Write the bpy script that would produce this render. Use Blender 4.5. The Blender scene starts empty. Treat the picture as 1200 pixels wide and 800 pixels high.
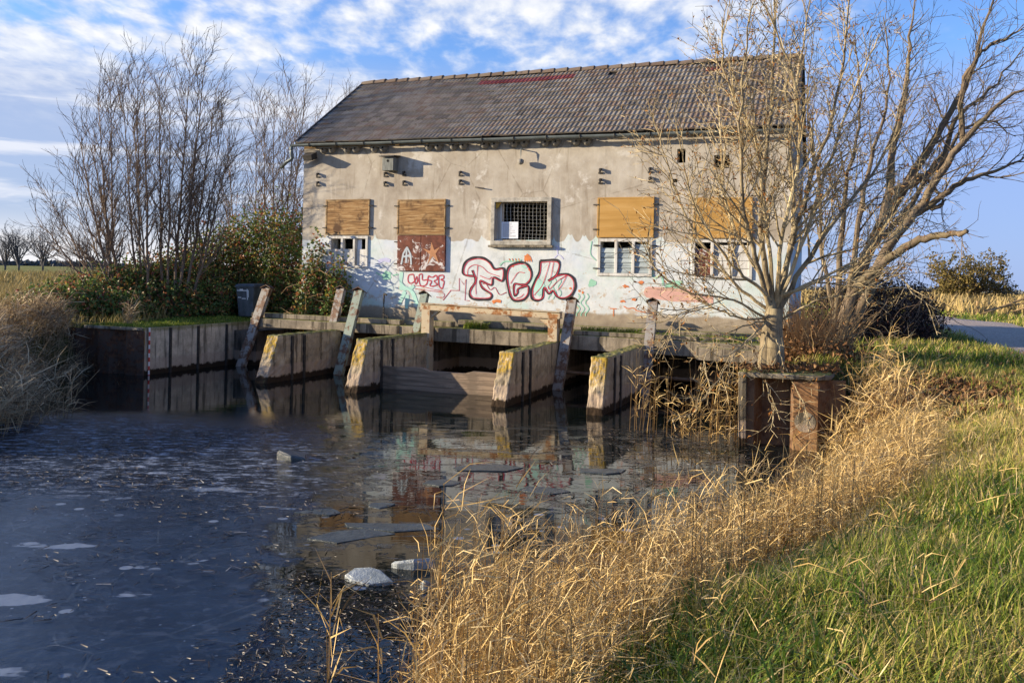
import bpy, math, random
import numpy as np
rng = np.random.default_rng(7)
random.seed(7)
C = bpy.context.scene.collection
scene = bpy.context.scene

# ------------------------------------------------------------------ camera frame
F, CX, CY, RHO, H = 1000., 600., 329., .02, 2.4
_c, _s = math.cos(RHO), math.sin(RHO)
def ray(px, py):
    x = (px-CX)/F; y = -(py-CY)/F
    return np.array((x*_c-y*_s, 1.0, x*_s+y*_c))
def onz(px, py, z=0.):
    d = ray(px, py); t = (z-H)/d[2]; return np.array((d[0]*t, t, z))
def atY(px, py, Y):
    d = ray(px, py); return np.array((d[0]*Y, Y, H+d[2]*Y))
SC = 1.08                               # metres per unit of the building frame
A0 = (-5.35*SC, 21.7*SC)                # left foot of the facade
TH = math.radians(-20.82)
DU = (math.cos(TH), math.sin(TH)); DD = (-DU[1], DU[0]); ZG = 2.4*(1-SC)
def W(u, d, z=0.):                       # building frame (along, into, up) -> world
    return np.array((A0[0]+SC*(u*DU[0]+d*DD[0]), A0[1]+SC*(u*DU[1]+d*DD[1]), ZG+SC*z))
def loc(p):
    x, y = p[0]-A0[0], p[1]-A0[1]
    return np.array(((x*DU[0]+y*DU[1])/SC, (x*DD[0]+y*DD[1])/SC, (p[2]-ZG)/SC))
def onf(px, py, d=0.):                   # photo point on the plane d metres behind the facade, building frame
    r = ray(px, py)
    t = (d*SC+A0[0]*DD[0]+A0[1]*DD[1])/(r[0]*DD[0]+r[1]*DD[1])
    return loc((r[0]*t, t, H+r[2]*t))

# ------------------------------------------------------------------ mesh accumulator
class MB:
    def __init__(s): s.v = []; s.f = []; s.r = []; s.n = 0
    def add(s, v, faces, r=None):
        v = np.asarray(v, float).reshape(-1, 3)
        for f in (faces if isinstance(faces, list) and len(faces) and isinstance(faces[0], np.ndarray) and faces[0].ndim == 2 else [np.asarray(faces)]):
            s.f.append(np.asarray(f, np.int64)+s.n)
        s.v.append(v)
        if r is None: r = np.full(len(v), random.random())
        s.r.append(np.broadcast_to(np.asarray(r, float), (len(v),)))
        s.n += len(v); return s
    def box(s, a, b, r=None):            # axis aligned
        a, b = np.minimum(a, b), np.maximum(a, b)
        v = [(a[0], a[1], a[2]), (b[0], a[1], a[2]), (b[0], b[1], a[2]), (a[0], b[1], a[2]),
             (a[0], a[1], b[2]), (b[0], a[1], b[2]), (b[0], b[1], b[2]), (a[0], b[1], b[2])]
        return s.hexa(v, r)
    def hexa(s, v, r=None):              # bottom ring 0-3, top ring 4-7
        return s.add(v, [(3, 2, 1, 0), (4, 5, 6, 7), (0, 1, 5, 4), (1, 2, 6, 5), (2, 3, 7, 6), (3, 0, 4, 7)], r)
    def bar(s, p, q, side, a, b, r=None):  # box from p to q, half widths a along side, b along the third axis
        p, q = np.array(p, float), np.array(q, float); t = (q-p)/np.linalg.norm(q-p)
        side = np.array(side, float); side = side-t*side.dot(t); side /= np.linalg.norm(side); w = np.cross(t, side)
        v = [e+sx*a*side+sy*b*w for e in (p, q) for sx, sy in ((-1, -1), (1, -1), (1, 1), (-1, 1))]
        return s.hexa(v, r)
    def tube(s, pts, rad, k=5, r=None, cap=False):
        pts = np.asarray(pts, float); m = len(pts); rad = np.broadcast_to(np.asarray(rad, float), (m,))
        t = np.gradient(pts, axis=0); t /= np.linalg.norm(t, axis=1)[:, None]+1e-9
        mt = t.mean(0); ref = np.array((0, 0, 1.)) if abs(mt[2]) < .8*np.linalg.norm(mt) else np.array((1., .2, 0))
        a = np.cross(t, ref); a /= np.linalg.norm(a, axis=1)[:, None]+1e-9; b = np.cross(t, a)
        an = np.arange(k)*2*math.pi/k
        v = pts[:, None]+rad[:, None, None]*(np.cos(an)[None, :, None]*a[:, None]+np.sin(an)[None, :, None]*b[:, None])
        i = np.arange(m-1)[:, None]*k; j = np.arange(k)[None]; j2 = (j+1) % k
        f = np.stack([i+j, i+j2, i+k+j2, i+k+j], -1).reshape(-1, 4)
        fs = [f]
        if cap: fs += [np.arange(k)[None, ::-1], (np.arange(k)+(m-1)*k)[None]]
        return s.add(v.reshape(-1, 3), fs, r)
    def prism(s, poly, vec, r=None):     # polygon (3d points) swept along vec
        p = np.asarray(poly, float); n = len(p); v = np.vstack([p, p+np.asarray(vec, float)])
        i = np.arange(n); j = (i+1) % n
        return s.add(v, [np.arange(n)[None, ::-1], (np.arange(n)+n)[None], np.stack([i, j, j+n, i+n], -1)], r)
    def build(s, name, mat, parent=None, base=(0, 0, 0), local=False, smooth=False, bevel=0):
        me = bpy.data.meshes.new(name)
        v = np.vstack(s.v)-np.asarray(base, float)
        me.vertices.add(len(v)); me.vertices.foreach_set('co', v.astype(np.float32).ravel())
        loops = np.concatenate([f.ravel() for f in s.f]); tot = np.concatenate([np.full(len(f), f.shape[1]) for f in s.f])
        me.loops.add(len(loops)); me.loops.foreach_set('vertex_index', loops.astype(np.int32))
        me.polygons.add(len(tot)); st = np.concatenate([[0], np.cumsum(tot)[:-1]])
        me.polygons.foreach_set('loop_start', st.astype(np.int32))
        try: me.polygons.foreach_set('loop_total', tot.astype(np.int32))
        except Exception: pass
        me.update(calc_edges=True); me.validate()
        at = me.attributes.new('rnd', 'FLOAT', 'POINT'); at.data.foreach_set('value', np.concatenate(s.r).astype(np.float32))
        me.polygons.foreach_set('use_smooth', np.full(len(me.polygons), bool(smooth)))
        me.materials.append(mat)
        o = bpy.data.objects.new(name, me); C.objects.link(o)
        if parent is not None: o.parent = parent
        else:
            o.location = W(*base) if local else base
            if local: o.rotation_euler.z = TH; o.scale = (SC,)*3
        if bevel:
            b = o.modifiers.new('bevel', 'BEVEL'); b.width = bevel; b.segments = 2; b.limit_method = 'ANGLE'; b.angle_limit = .6
        return o
class Multi:
    def __init__(s): s.l = []
    def add(s, v, f, r=None): s.l.append(MB().add(v, f, r))
    def box(s, a, b): s.l.append(MB().box(a, b))
    def build(s, *a, **k):
        for q in s.l: q.build(*a, **k)
def tag(o, label, cat, group=None, kind=None):
    if label: o['label'] = label
    if cat: o['category'] = cat
    if group: o['group'] = group
    if kind: o['kind'] = kind
    return o
def thing(name, label, cat, base, local=False, group=None):
    o = bpy.data.objects.new(name, None); C.objects.link(o); o.empty_display_size = .2
    o.location = W(*base) if local else base
    if local: o.rotation_euler.z = TH; o.scale = (SC,)*3
    return tag(o, label, cat, group)
def dup(root, location, label=None, rz=None):
    r = root.copy(); C.objects.link(r); r.location = location
    if rz is not None: r.rotation_euler.z = rz
    if label: r['label'] = label
    for ch in list(root.children):
        c = ch.copy(); C.objects.link(c); c.parent = r
        for g in list(ch.children):
            e = g.copy(); C.objects.link(e); e.parent = c
    return r

# ------------------------------------------------------------------ materials
class NT:
    def __init__(s, name):
        s.m = bpy.data.materials.new(name); s.m.use_nodes = True; s.t = s.m.node_tree; s.t.nodes.clear()
        s.out = s.t.nodes.new('ShaderNodeOutputMaterial')
    def n(s, typ, **kw):
        o = s.t.nodes.new(typ)
        for k, v in kw.items(): setattr(o, k, v)
        return o
    def link(s, a, b): s.t.links.new(a, b)
    def set(s, sock, v):
        if isinstance(v, bpy.types.NodeSocket): s.link(v, sock)
        elif v is not None:
            if isinstance(v, tuple) and len(v) == 3 and sock.type == 'RGBA': v = v+(1,)
            sock.default_value = v
    def obj(s): return s.n('ShaderNodeTexCoord').outputs['Object']
    def pos(s): return s.n('ShaderNodeNewGeometry').outputs['Position']
    def nrm(s): return s.n('ShaderNodeNewGeometry').outputs['Normal']
    def xyz(s, v):
        o = s.n('ShaderNodeSeparateXYZ'); s.link(v, o.inputs[0]); return o.outputs
    def attr(s, name='rnd'): return s.n('ShaderNodeAttribute', attribute_name=name).outputs['Fac']
    def orand(s): return s.n('ShaderNodeObjectInfo').outputs['Random']
    def map(s, v, scale=(1, 1, 1), loc=(0, 0, 0)):
        o = s.n('ShaderNodeMapping'); s.link(v, o.inputs[0]); o.inputs['Scale'].default_value = scale; o.inputs['Location'].default_value = loc
        return o.outputs[0]
    def noise(s, v, scale, detail=4, rough=.55, dist=0):
        o = s.n('ShaderNodeTexNoise'); s.link(v, o.inputs['Vector'])
        o.inputs['Scale'].default_value = scale; o.inputs['Detail'].default_value = detail; o.inputs['Roughness'].default_value = rough; o.inputs['Distortion'].default_value = dist
        return o.outputs['Fac']
    def voro(s, v, scale, feature='F1', out='Distance', rnd=1.):
        o = s.n('ShaderNodeTexVoronoi', feature=feature); s.link(v, o.inputs['Vector']); o.inputs['Scale'].default_value = scale
        if 'Randomness' in o.inputs: o.inputs['Randomness'].default_value = rnd
        return o.outputs[out]
    def math(s, op, a, b=0., c=None, clamp=False):
        o = s.n('ShaderNodeMath', operation=op, use_clamp=clamp); s.set(o.inputs[0], a); s.set(o.inputs[1], b)
        if c is not None: s.set(o.inputs[2], c)
        return o.outputs[0]
    def step(s, v, a, b, lo=0., hi=1.):
        o = s.n('ShaderNodeMapRange', interpolation_type='SMOOTHSTEP'); s.set(o.inputs[0], v)
        if a > b: a, b, lo, hi = b, a, hi, lo
        for i, x in enumerate((a, b, lo, hi)): o.inputs[i+1].default_value = x
        return o.outputs[0]
    def ramp(s, f, stops, interp='LINEAR'):
        o = s.n('ShaderNodeValToRGB'); s.set(o.inputs[0], f); e = o.color_ramp.elements; o.color_ramp.interpolation = interp
        while len(e) < len(stops): e.new(.5)
        for el, (p, c) in zip(e, stops): el.position = p; el.color = tuple(c)+(1,)
        return o.outputs[0]
    def mix(s, f, a, b, mode='MIX'):
        o = s.n('ShaderNodeMix', data_type='RGBA', blend_type=mode); s.set(o.inputs[0], f); s.set(o.inputs[6], a); s.set(o.inputs[7], b)
        return o.outputs[2]
    def bump(s, h, strength=.5, dist=.02, prev=None):
        o = s.n('ShaderNodeBump'); o.inputs['Strength'].default_value = strength; o.inputs['Distance'].default_value = dist; s.link(h, o.inputs['Height'])
        if prev is not None: s.link(prev, o.inputs['Normal'])
        return o.outputs[0]
    def done(s, col, rough=.8, normal=None, metal=0., spec=.3, transl=0.):
        p = s.n('ShaderNodeBsdfPrincipled'); s.set(p.inputs['Base Color'], col); s.set(p.inputs['Roughness'], rough)
        s.set(p.inputs['Metallic'], metal); s.set(p.inputs['Specular IOR Level'], spec)
        if normal is not None: s.link(normal, p.inputs['Normal'])
        sh = p.outputs[0]
        if transl:
            t = s.n('ShaderNodeBsdfTranslucent'); s.set(t.inputs[0], col); mx = s.n('ShaderNodeMixShader'); mx.inputs[0].default_value = transl
            s.link(sh, mx.inputs[1]); s.link(t.outputs[0], mx.inputs[2]); sh = mx.outputs[0]
        s.link(sh, s.out.inputs[0]); return s.m
M = {}
def simple(name, col, rough=.8, var=.3, scale=8, bump=.2, metal=0, stretch=(1, 1, 1), spec=.3, col2=None):
    n = NT(name); v = n.map(n.obj(), stretch)
    f = n.noise(v, scale, 6, .65)
    dk = col2 or tuple(x*(1-var) for x in col); lt = tuple(min(1, x*(1+var)) for x in col)
    M[name] = n.done(n.ramp(f, [(.3, dk), (.7, lt)]), rough, n.bump(f, bump, .01), metal, spec); return M[name]
def attrmat(name, stops, rough=.7, transl=.0, spec=.2, noise_scale=0, amount=.3):
    n = NT(name); a = n.attr()
    if noise_scale:
        q = n.noise(n.pos(), noise_scale, 3)
        a = n.math('ADD', n.math('MULTIPLY', a, 1-amount), n.math('MULTIPLY', n.step(q, .3, .7), amount))
    M[name] = n.done(n.ramp(a, stops), rough, None, 0, spec, transl); return M[name]

def m_plaster():
    n = NT('plaster'); p = n.obj(); X = n.xyz(p); x, z = X[0], X[2]
    big = n.noise(p, .7, 5, .6); mid = n.noise(p, 3.2, 6, .65); fine = n.noise(p, 38, 5, .7)
    streak = n.noise(n.map(p, (3.2, 1, .35)), 2.2, 5, .6)
    up = n.ramp(n.math('ADD', n.math('MULTIPLY', big, .55), n.math('MULTIPLY', mid, .45)), [(.3, (.24, .20, .155)), (.45, (.37, .325, .262)), (.58, (.465, .425, .355)), (.72, (.54, .505, .445))])
    up = n.mix(n.math('MULTIPLY', n.step(streak, .56, .72), .5), up, (.58, .54, .46))
    up = n.mix(n.math('MULTIPLY', n.step(streak, .44, .3), .55), up, (.22, .18, .13))
    up = n.mix(n.step(n.noise(n.map(p, (1, 1, 1), (7, 3, 1)), 1.1, 6, .7), .58, .66), up, (.56, .53, .47))
    lo = n.ramp(mid, [(.28, (.44, .47, .47)), (.45, (.58, .62, .63)), (.7, (.68, .71, .72))])
    grn = n.noise(n.map(p, (.7, 1, 1.1), (5, 0, 2)), .9, 5, .6)
    lo = n.mix(n.math('MULTIPLY', n.step(grn, .46, .66), .6), lo, (.44, .62, .55))
    lo = n.mix(n.math('MULTIPLY', n.step(n.noise(n.map(p, (1, 1, 1), (1, 4, 9)), .8, 4), .52, .66), .45), lo, (.52, .60, .72))
    wear = n.noise(n.map(p, (1, 1, 1.3), (2, 2, 8)), 4.5, 7, .72)
    low_h = n.step(z, 3.0, 1.5)
    lo = n.mix(n.math('MULTIPLY', n.step(n.math('ADD', wear, n.math('MULTIPLY', low_h, .12)), .63, .69), .85), lo, (.47, .38, .28))
    lo = n.mix(n.math('MULTIPLY', n.step(n.noise(n.map(p, (2.5, 1, .5), (0, 0, 3)), 2.5, 4), .58, .75), .35), lo, (.46, .42, .36))
    # painted band: ragged swept upper edge
    sc = n.noise(n.map(p, (1, 0, .001)), 1.6, 2, .5)
    pk = n.math('ABSOLUTE', n.math('SINE', n.math('ADD', n.math('MULTIPLY', x, 2.3), n.math('MULTIPLY', sc, 9))))
    edge = n.math('ADD', n.math('ADD', 3.22, n.math('MULTIPLY', n.math('POWER', n.math('SUBTRACT', 1, pk), 2.2), .15)), n.math('MULTIPLY', sc, .24))
    edge = n.math('SUBTRACT', edge, n.math('MULTIPLY', x, .006))
    msk = n.step(n.math('SUBTRACT', edge, z), -.012, .012)
    col = n.mix(msk, up, lo)
    pe = n.math('ADD', 1.62, n.math('MULTIPLY', n.noise(n.map(p, (1, 1, .3)), 2.2, 5, .6), .22))
    col = n.mix(n.step(n.math('SUBTRACT', pe, z), -.03, .05), col, n.ramp(mid, [(.3, (.24, .19, .14)), (.7, (.42, .36, .27))]))
    # darker towards the foot, cracks
    col = n.mix(n.math('MULTIPLY', n.step(z, 1.62, 1.3), .7), col, (.13, .12, .09))
    cr = n.voro(n.map(n.n('ShaderNodeTexCoord').outputs['Object'], (.55, 1, .42)), 1., 'DISTANCE_TO_EDGE')
    col = n.mix(n.math('MULTIPLY', n.step(n.math('ADD', cr, n.math('MULTIPLY', mid, .045)), .030, .023), .35), col, (.16, .13, .09))
    col = n.mix(n.math('MULTIPLY', n.step(fine, .62, .8), .25), col, (.25, .2, .14))
    b = n.bump(mid, .35, .03); b = n.bump(fine, .35, .006, b)
    M['plaster'] = n.done(col, .9, b, 0, .2)
m_plaster()
def m_concrete(name, lichen=True, base=(.30, .27, .22)):
    n = NT(name); p = n.pos(); P = n.xyz(p); N = n.xyz(n.nrm()); z = P[2]
    mid = n.noise(p, 2.6, 7, .65); fine = n.noise(p, 45, 5, .7)
    st = n.noise(n.map(p, (5, 5, .35)), 1.5, 5, .65)
    d = tuple(x*.5 for x in base); l = tuple(min(1, x*1.5) for x in base)
    col = n.ramp(n.math('ADD', n.math('MULTIPLY', mid, .7), n.math('MULTIPLY', fine, .3)), [(.34, d), (.5, base), (.64, l)])
    col = n.mix(n.math('MULTIPLY', n.step(st, .5, .62), .8), col, tuple(x*.22 for x in base))
    band = n.math('ADD', z, n.math('MULTIPLY', n.noise(p, 3, 4), .10))
    col = n.mix(n.math('MULTIPLY', n.step(band, .46, .40), .55), col, (.42, .32, .24))
    col = n.mix(n.step(n.math('ADD', z, n.math('MULTIPLY', n.noise(p, 6, 5, .7), .26)), .29, .24), col, (.035, .022, .012))
    if lichen:
        q = n.noise(p, 11, 7, .8); front = n.step(N[1], -.45, -.7)
        ym = 0. if lichen == 'top' else n.math('MULTIPLY', n.math('MULTIPLY', front, n.step(n.math('ADD', z, n.math('MULTIPLY', mid, .5)), .75, .95)), n.step(q, .44, .52))
        col = col if lichen == 'top' else n.mix(n.math('MULTIPLY', ym, .9), col, n.ramp(fine, [(.35, (.34, .20, .02)), (.65, (.52, .36, .05))]))
        top = n.math('MULTIPLY', n.step(N[2], .5, .8), n.step(q, .40, .5))
        col = n.mix(n.math('MULTIPLY', top, .85), col, n.ramp(mid, [(.35, (.10, .13, .02)), (.6, (.30, .28, .06))]))
        edge = n.math('MULTIPLY', n.step(n.math('ADD', z, n.math('MULTIPLY', q, .25)), 1.12, 1.2), .6)
        if lichen != 'top': col = n.mix(edge, col, (.14, .14, .03))
    b = n.bump(mid, .5, .05); b = n.bump(fine, .6, .012, b)
    M[name] = n.done(col, .92, b, 0, .2)
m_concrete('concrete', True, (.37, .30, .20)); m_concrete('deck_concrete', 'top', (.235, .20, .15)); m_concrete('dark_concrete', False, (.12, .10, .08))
def m_rust(name, paint, amount, rust1=(.16, .06, .025), rust2=(.38, .17, .07)):
    n = NT(name); p = n.obj(); a = n.noise(p, 4.5, 7, .7); f = n.noise(p, 40, 4)
    r = n.ramp(n.noise(p, 12, 5, .7), [(.35, rust1), (.65, rust2)])
    col = n.mix(n.step(n.math('ADD', a, n.math('MULTIPLY', n.orand(), .06)), amount-.03, amount+.05), r, paint)
    M[name] = n.done(col, .75, n.bump(n.math('ADD', a, n.math('MULTIPLY', f, .3)), .4, .012), .1)
m_rust('rusty_steel', (.17, .105, .06), .52, (.08, .042, .024), (.19, .10, .05)); m_rust('orange_steel', (.36, .215, .10), .56, (.17, .08, .035), (.32, .18, .08)); m_rust('grey_rust', (.30, .285, .26), .52, (.09, .05, .03), (.24, .15, .10)); m_rust('green_rust', (.25, .30, .25), .49, (.09, .05, .03), (.24, .15, .10)); m_rust('cream_rust', (.50, .42, .29), .48, (.20, .085, .03), (.40, .20, .08))
m_rust('dark_rust', (.085, .055, .04), .5, (.04, .02, .013), (.15, .065, .03))
def m_wood(name, c1, c2, c3, axis=0, scale=1., dirt=.5, rough=.8):
    n = NT(name); p = n.obj(); st = [14, 14, 14]; st[axis] = .9
    g = n.noise(n.map(p, tuple(st)), scale, 6, .65, .6); m = n.noise(p, 2.4, 5, .6)
    col = n.ramp(g, [(.3, c1), (.5, c2), (.7, c3)])
    col = n.mix(n.math('MULTIPLY', n.step(m, .5, .66), dirt), col, c1)
    M[name] = n.done(col, rough, n.bump(g, .3, .006), 0, .2)
m_wood('plywood', (.085, .045, .024), (.29, .165, .065), (.52, .37, .19), 0, 2.2, .95)
m_wood('ochre_board', (.36, .20, .05), (.46, .265, .075), (.52, .32, .11), 0, .5, .25, .6)
m_wood('grey_wood', (.10, .08, .06), (.24, .18, .13), (.36, .28, .20), 0, 1., .5)
m_wood('white_wood', (.30, .27, .22), (.58, .57, .53), (.72, .72, .69), 2, .8, .3)
m_wood('slat_paint', (.12, .14, .15), (.36, .42, .43), (.50, .56, .56), 0, 1., .4)
m_wood('old_timber', (.12, .075, .035), (.34, .225, .11), (.48, .36, .21), 0, 1., .6)
def m_redshutter():
    n = NT('red_shutter'); p = n.obj(); a = n.noise(n.map(p, (1, 1, 1)), 3.4, 7, .75, .8)
    col = n.mix(n.step(a, .53, .60), n.ramp(n.noise(p, 9, 4), [(.35, (.09, .022, .012)), (.65, (.17, .05, .028))]), (.60, .58, .57))
    M['red_shutter'] = n.done(col, .7, n.bump(a, .3, .005))
m_redshutter()
def m_tile(name, stops, extra=True):
    n = NT(name); p = n.obj(); a = n.attr(); f = n.noise(p, 22, 6, .75); b = n.noise(p, .9, 4)
    col = n.ramp(n.math('ADD', n.math('MULTIPLY', a, .38), n.math('MULTIPLY', b, .62)), stops)
    if extra:
        col = n.mix(n.math('MULTIPLY', n.step(f, .56, .68), .6), col, (.24, .22, .18))
        col = n.mix(n.math('MULTIPLY', n.step(n.noise(p, 7, 6, .8), .58, .68), .7), col, (.20, .115, .04))
        col = n.mix(n.math('MULTIPLY', n.step(n.noise(n.map(p, (1, 1, 1), (4, 4, 4)), 3.1, 6, .75), .60, .7), .7), col, (.045, .038, .03))
    M[name] = n.done(col, .85, n.bump(f, .5, .01))
m_tile('roof_tile', [(.2, (.095, .080, .064)), (.42, (.18, .156, .127)), (.56, (.265, .233, .188)), (.66, (.18, .125, .09)), (.82, (.31, .28, .23))])
m_tile('red_tile', [(.2, (.17, .03, .035)), (.8, (.24, .06, .06))], False)
m_tile('ridge_tile', [(.2, (.10, .068, .05)), (.5, (.16, .118, .088)), (.8, (.21, .175, .13))])
simple('zinc', (.17, .20, .205), .55, .25, 5, .05, .3); simple('dark_iron', (.05, .045, .04), .7, .5, 9, .2, .2)
simple('black_void', (.012, .011, .010), .9, .3, 3, .1); simple('interior', (.06, .055, .05), .9, .3, 2, .1)
simple('nest_clay', (.25, .235, .205), .9, .25, 12, .3); simple('birdhouse_wood', (.20, .21, .19), .85, .35, 7, .2, 0, (4, 4, .6)); simple('felt', (.05, .05, .05), .9, .3, 8, .2)
simple('wire', (.6, .58, .52), .5, .2, 10, .05, .5); simple('paper', (.72, .76, .82), .8, .06, 3, .02); simple('ink', (.12, .12, .13), .8, .1, 3, 0)
simple('yellow_board', (.60, .35, .05), .7, .15, 4, .1); simple('old_frame', (.38, .36, .31), .85, .45, 6, .3)
simple('bin_plastic', (.085, .10, .11), .6, .45, 5, .15, 0, (1, 1, .6)); simple('white_splash', (.68, .70, .70), .7, .1, 8, .1)
simple('gauge_white', (.75, .72, .70), .6, .1, 8, 0); simple('gauge_red', (.55, .06, .05), .6, .15, 8, 0)
simple('spray_black', (.03, .025, .03), .8, .3, 6, 0); simple('spray_red', (.55, .025, .06), .7, .15, 6, 0); simple('spray_darkred', (.42, .05, .07), .75, .3, 6, 0)
simple('spray_green', (.30, .56, .42), .85, .2, 3, 0); simple('spray_teal', (.40, .66, .58), .85, .15, 3, 0); simple('spray_orange', (.60, .20, .07), .85, .25, 6, 0)
simple('spray_pink', (.60, .36, .30), .9, .15, 4, 0); simple('spray_violet', (.52, .53, .74), .85, .12, 4, 0); simple('spray_peach', (.45, .22, .11), .8, .2, 6, 0); simple('spray_pale', (.46, .52, .56), .8, .1, 5, 0)
m_concrete('wall_concrete', True, (.50, .43, .32)); m_concrete('cap_concrete', 'top', (.22, .19, .14))
def m_bark(name, c1, c2, c3):
    n = NT(name); p = n.pos(); g = n.noise(n.map(p, (1, 1, .25)), 22, 6, .7); b = n.noise(p, 2.5, 4)
    col = n.mix(n.step(b, .45, .65), n.ramp(g, [(.3, c1), (.6, c2)]), c3)
    M[name] = n.done(col, .85, n.bump(g, .6, .015))
m_bark('pale_bark', (.11, .08, .045), (.40, .32, .18), (.50, .41, .24)); m_bark('dark_bark', (.06, .045, .032), (.20, .15, .098), (.15, .12, .07))
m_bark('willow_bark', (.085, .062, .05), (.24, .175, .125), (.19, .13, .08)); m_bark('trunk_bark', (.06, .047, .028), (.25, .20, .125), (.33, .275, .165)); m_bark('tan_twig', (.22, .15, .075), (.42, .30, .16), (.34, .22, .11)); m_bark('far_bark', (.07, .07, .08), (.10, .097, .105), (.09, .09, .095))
attrmat('dry_leaf', [(0, (.20, .075, .02)), (.5, (.36, .17, .05)), (1, (.42, .27, .11))], .8, .25)
attrmat('bramble_leaf', [(0, (0.052, 0.085, 0.023)), (.38, (0.104, 0.169, 0.039)), (.60, (0.156, 0.215, 0.052)), (.72, (0.260, 0.221, 0.065)), (.80, (0.364, 0.143, 0.058)), (.94, (0.221, 0.065, 0.046)), (1, (0.600, 0.468, 0.078))], .5, .3, .35)
attrmat('hedge_leaf', [(0, (.018, .014, .016)), (.6, (.045, .032, .034)), (1, (.11, .05, .035))], .7, .1)
attrmat('hawthorn_leaf', [(0, (.08, .07, .022)), (.6, (.20, .16, .05)), (1, (.30, .21, .07))], .8, .25)
attrmat('litter', [(0, (.07, .035, .018)), (.5, (.19, .095, .04)), (1, (.32, .19, .09))], .8, .1)
attrmat('grass_blade', [(0, (.04, .085, .010)), (.28, (.10, .17, .018)), (.5, (.24, .29, .04)), (.68, (.42, .39, .085)), (.84, (.54, .41, .15)), (1, (.64, .50, .25))], .6, .3, .25)
attrmat('reed_blade', [(0, (.15, .10, .05)), (.15, (.26, .19, .11)), (.35, (.50, .33, .11)), (.7, (.70, .50, .20)), (1, (.80, .63, .33))], .6, .2, .3)
attrmat('old_reed', [(0, (.12, .085, .05)), (.5, (.40, .30, .17)), (1, (.66, .52, .33))], .7, .15)
attrmat('pond_debris', [(0, (.012, .010, .008)), (.6, (.05, .035, .02)), (.9, (.12, .09, .06)), (1, (.26, .25, .23))], .5, 0, .4)
attrmat('meadow', [(0, (.13, .13, .03)), (.4, (.30, .24, .09)), (1, (.46, .34, .15))], .8, .2)
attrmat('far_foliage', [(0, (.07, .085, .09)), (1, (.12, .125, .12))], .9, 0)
def m_ice(name, c1, c2):
    n = NT(name); p = n.pos(); a = n.noise(p, 6, 6, .7)
    M[name] = n.done(n.ramp(a, [(.3, c1), (.7, c2)]), .3, n.bump(n.noise(p, 14, 6, .7), .7, .03), 0, .5)
m_ice('ice_block', (.13, .155, .165), (.36, .40, .41)); m_ice('ice_plate', (.035, .046, .048), (.09, .108, .11))
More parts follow.
